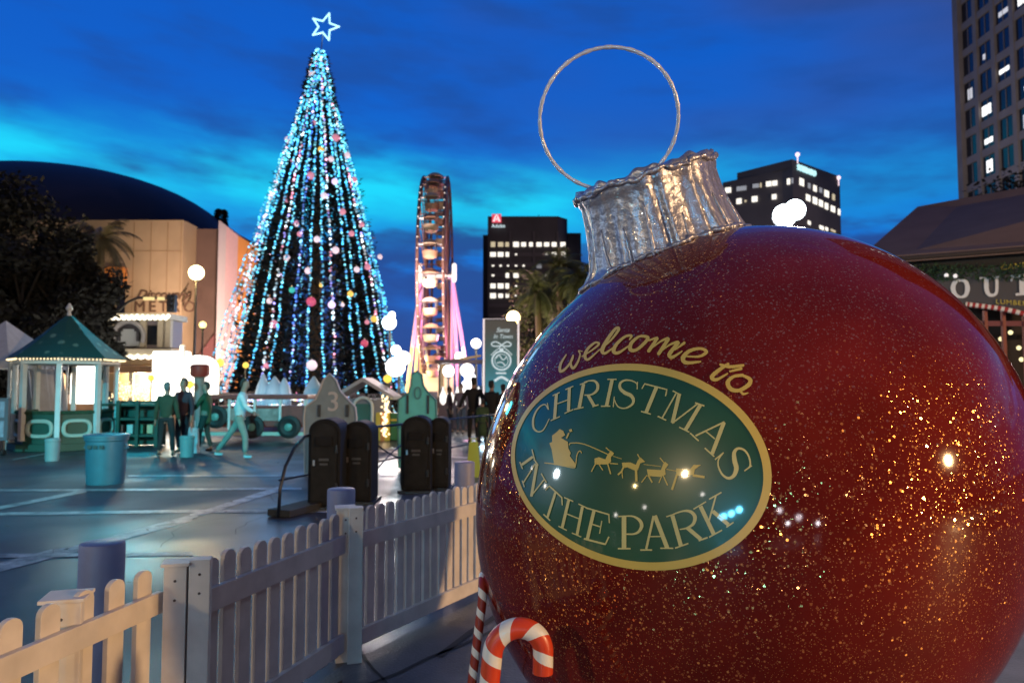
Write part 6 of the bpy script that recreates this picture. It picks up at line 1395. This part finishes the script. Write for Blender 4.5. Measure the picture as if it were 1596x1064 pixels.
def person(label, x, y, H, face, top, bottom, hair, pose=None, skinc=(.30, .18, .13), group=None, coat=.0, shoes=(.02, .02, .02), hat=None):
    po = dict(la=(-.10, 0, -.02), ra=(.10, 0, -.02), lf=(0, .04), rf=(0, -.02), lk=0, rk=0, lean=0, lh=None, rh=None, turn=0)
    po.update(pose or {}); t = thing('person', label, 'person', (x, y, 0), group); s = H / 1.76; ca, sa = math.cos(face), math.sin(face)
    def T(v):   # local: +y is the way the person faces
        vx, vy, vz = v; vy += po['lean'] * max(0, vz - .9); return Vector((x + s * (vx * ca - vy * sa), y + s * (vx * sa + vy * ca), s * vz))
    V, E_, R = [], [], []
    def add(p, r, par=None):
        V.append(p); R.append(r)
        if par is not None: E_.append((par, len(V) - 1))
        return len(V) - 1
    pel = add((0, 0, .95), (.13, .10)); wa = add((0, 0, 1.10), (.12, .095), pel); ch = add((0, .01, 1.30), (.15, .11), wa); nk = add((0, .0, 1.46), (.07, .065), ch); n2 = add((0, .01, 1.53), .055, nk)
    h1 = add((0, .03, 1.60), (.066, .08), n2); h2 = add((0, .025, 1.68), (.075, .092), h1); add((0, .015, 1.745), (.05, .06), h2)
    add((0, .12, 1.625), .014, h1)
    arms = {}
    for sd, key, hk in ((-1, 'la', 'lh'), (1, 'ra', 'rh')):
        sh = add((sd * .17, 0, 1.41), .058, ch); el = po[key]
        if po[hk] is None: ep = (sd * .17 + el[0] * .6, el[1] - .01, 1.13 + el[2]); hp = (sd * .17 + el[0], el[1] + .06, .88 + el[2])
        else: ep, hp = po[hk]
        e = add(ep, .043, sh); w = add(hp, .028, e); d = (Vector(hp) - Vector(ep)).normalized(); pm = add(tuple(Vector(hp) + d * .06), (.034, .018), w)
        sv = Vector((0, 1, 0)) if abs(d.y) < .8 else Vector((1, 0, 0)); c = Vector(hp) + d * .09
        for j in range(4):
            f0 = c + sv * (.022 * (j - 1.5)); L_ = (.055, .068, .064, .05)[j]; f1_ = f0 + d * L_ * .55; f2_ = f1_ + (d * .6 + Vector((-sd * .5, 0, 0))).normalized() * L_ * .5
            a_ = add(tuple(f0), .009, pm); b_ = add(tuple(f1_), .0085, a_); add(tuple(f2_), .007, b_)
        th1 = Vector(hp) + d * .03 + sv * .04; a_ = add(tuple(th1), .010, w); add(tuple(th1 + d * .04 + sv * .012), .008, a_)
        arms[sd] = ((sd * .17, 0, 1.41), ep, hp)
    legs = {}
    for sd, fk, kk in ((-1, 'lf', 'lk'), (1, 'rf', 'rk')):
        fx, fy = po[fk]; kn = po[kk]; hip = (sd * .09, 0, .88); knee = (sd * .10 + fx * .5, fy * .5 + .05 + kn * .5, .49 + .05 * kn); ank = (sd * .11 + fx, fy - kn * .1, .09 + max(0, -kn) * .5)
        a_ = add(hip, .085, pel); b_ = add(knee, .055, a_); c_ = add(ank, .038, b_); add((ank[0], ank[1] + .13, max(.03, ank[2] - .05)), .03, c_); legs[sd] = (hip, knee, ank)
    rs_ = [tuple(q * s for q in r) if isinstance(r, tuple) else r * s for r in R]
    skin_mesh('body', [T(v) for v in V], E_, rs_, mat('skin_%.2f' % skinc[0], skinc, .6), t, 1)
    # jacket
    V, E_, R = [], [], []
    hem = .86 - coat
    a0 = add((0, 0, hem), (.175, .135)); a1 = add((0, 0, 1.06), (.155, .12), a0); a2 = add((0, .01, 1.30), (.18, .135), a1); a3 = add((0, 0, 1.44), (.10, .085), a2); add((0, 0, 1.50), (.072, .068), a3)
    for sd in (-1, 1):
        S_, ep, hp = arms[sd]; b0 = add((sd * .18, 0, 1.40), .072, a2); b1 = add(ep, .060, b0); add(tuple(Vector(ep).lerp(Vector(hp), .93)), .045, b1)
    skin_mesh('jacket', [T(v) for v in V], E_, [tuple(q * s for q in r) if isinstance(r, tuple) else r * s for r in R], mat('cloth_' + label[:14], top, .85, var=.15, vscale=7, bump=.2, bscale=14), t, 1)
    V, E_, R = [], [], []
    a0 = add((0, 0, .97), (.14, .11))
    for sd in (-1, 1):
        h_, k_, an_ = legs[sd]; b0 = add(h_, .10, a0); b1 = add(k_, .072, b0); add(tuple(Vector(k_).lerp(Vector(an_), .93)), .058, b1)
    skin_mesh('trousers', [T(v) for v in V], E_, [tuple(q * s for q in r) if isinstance(r, tuple) else r * s for r in R], mat('trouser_' + label[:14], bottom, .85, var=.12, vscale=7), t, 1)
    for sd in (-1, 1):
        an_ = Vector(legs[sd][2]); skin_mesh('shoe', [T(an_ + Vector((0, -.04, -.035))), T(an_ + Vector((0, .05, -.045))), T(an_ + Vector((0, .15, -.05)))], [(0, 1), (1, 2)], [(.04 * s, .04 * s), (.045 * s, .038 * s), (.035 * s, .028 * s)], mat('shoe_%.2f' % shoes[0], shoes, .5), t, 1)
    hm = mat('hair_%.2f%.2f' % (hair[0], hair[1]), hair, .7)
    hv = [(0, .05, 1.735), (0, -.01, 1.755), (0, -.06, 1.70), (0, -.055, 1.62), (0, -.045, 1.56)]
    skin_mesh('hat' if hat else 'hair', [T(v) for v in hv], [(i, i + 1) for i in range(4)], [(.06 * s, .05 * s), (.088 * s, .06 * s), (.088 * s, .055 * s), (.075 * s, .045 * s), (.05 * s, .03 * s)], hm, t, 1)
    if math.cos(face) < .3:
        for sd in (-1, 1):
            mb = MB(); mb.ball(T((sd * .03, .112, 1.68)), .010 * s, 8); mb.build('eye', mat('eye_dark', (.02, .015, .01), .2), t)
        mb = MB(); mb.ball(T((0, .112, 1.575)), .018 * s, 8, (1, .5, .4)); mb.build('mouth', mat('lip', (.22, .08, .07), .5), t)
    return t
def gp(px, py): p = G(px, py); return p.x, p.y
pi = math.pi
x, y = gp(258, 711); person('person in green jacket and dark trousers standing at left of the group, back turned', x, y, 1.70, .15, (.03, .055, .03), (.014, .018, .02), (.10, .12, .12), dict(lf=(-.06, .02), rf=(.05, 0)), hat=True)
x, y = gp(284, 706); person('tall person in dark plum coat between the green-clad ones', x, y, 1.80, pi * .92, (.045, .03, .045), (.014, .014, .022), (.05, .03, .03), dict(ra=(.05, .05, 0)), coat=.12)
x, y = gp(319, 704); person('person in long moss-green coat holding a pale bag near the black wheel', x, y, 1.72, pi * .5, (.035, .07, .03), (.02, .035, .03), (.03, .025, .02), dict(lh=((-.2, .15, 1.15), (-.18, .34, 1.0)), lf=(0, .12), rf=(0, -.12)), coat=.2)
x, y = gp(372, 714); person('person in white-cyan jacket striding across the plaza away from the group', x, y, 1.78, -pi / 2 + .15, (.50, .62, .62), (.20, .26, .22), (.03, .025, .02), dict(lf=(0, -.52), rf=(0, .16), lk=-.1, rk=.05, lean=.12, lh=((-.22, -.16, 1.16), (-.20, -.08, .92)), rh=((.22, .14, 1.14), (.2, .34, 1.02))), shoes=(.5, .6, .6))
x, y = gp(738, 690); person('tall black-clad silhouetted person facing away beside the ball, arms slightly out', x, y, 1.86, .1, (.008, .008, .009), (.008, .008, .010), (.01, .01, .01), dict(la=(-.22, 0, .05), ra=(.16, 0, 0)), coat=.05)
x, y = gp(766, 692); person('second black silhouetted person, nearer the ball edge', x, y, 1.76, -.3, (.008, .009, .010), (.008, .008, .010), (.01, .01, .01), None, coat=.1)
x, y = gp(752, 696); person('person in long sea-green cape between the two black silhouettes', x, y, 1.28, .2, (.10, .26, .22), (.05, .10, .10), (.02, .02, .02), dict(la=(-.04, 0, -.02), ra=(.04, 0, -.02)), coat=.5)
x, y = gp(784, 686); person('partly hidden dark figure right at the rim of the ball', x, y, 1.66, 0, (.012, .010, .012), (.01, .01, .01), (.01, .01, .01))
for k, (px, pyb, hgt, tc_, lb) in enumerate(((700, 674, 1.6, (.10, .06, .07), 'small far person in mauve jacket before the lit stall'), (718, 676, 1.68, (.05, .035, .04), 'small far person in dark jacket before the lit stall'), (690, 668, 1.55, (.20, .16, .15), 'small far person in pale jacket near the far bins'))):
    x, y = gp(px, pyb); person(lb, x, y, hgt, rs.uniform(0, 6), tc_, (.03, .03, .04), (.03, .02, .02))
# shopping bag on the ground near the group and a dropped cloth
p = G(300, 706); t = thing('carrier_bag', 'pale pink-white striped carrier bag standing by the plum-coated person', 'bag', p)
mb = MB(); mb.hexa([p + Vector(v) for v in ((-.10, -.06, 0), (.14, -.06, 0), (.14, .10, 0), (-.10, .10, 0))], [p + Vector(v) for v in ((-.14, -.03, .62), (.12, -.03, .60), (.12, .06, .60), (-.14, .06, .62))]); mb.build('sack', mat('bag_pale', (.5, .42, .45), .6, var=.3, vscale=8), t, bevel=.015)
mb = MB(); mb.tube([p + Vector((-.06, -.03, .60)), p + Vector((-.04, 0, .78)), p + Vector((.04, 0, .78)), p + Vector((.06, -.03, .60))], .012, 6); mb.build('handle', mat('bag_pale', (.5, .42, .45)), t)
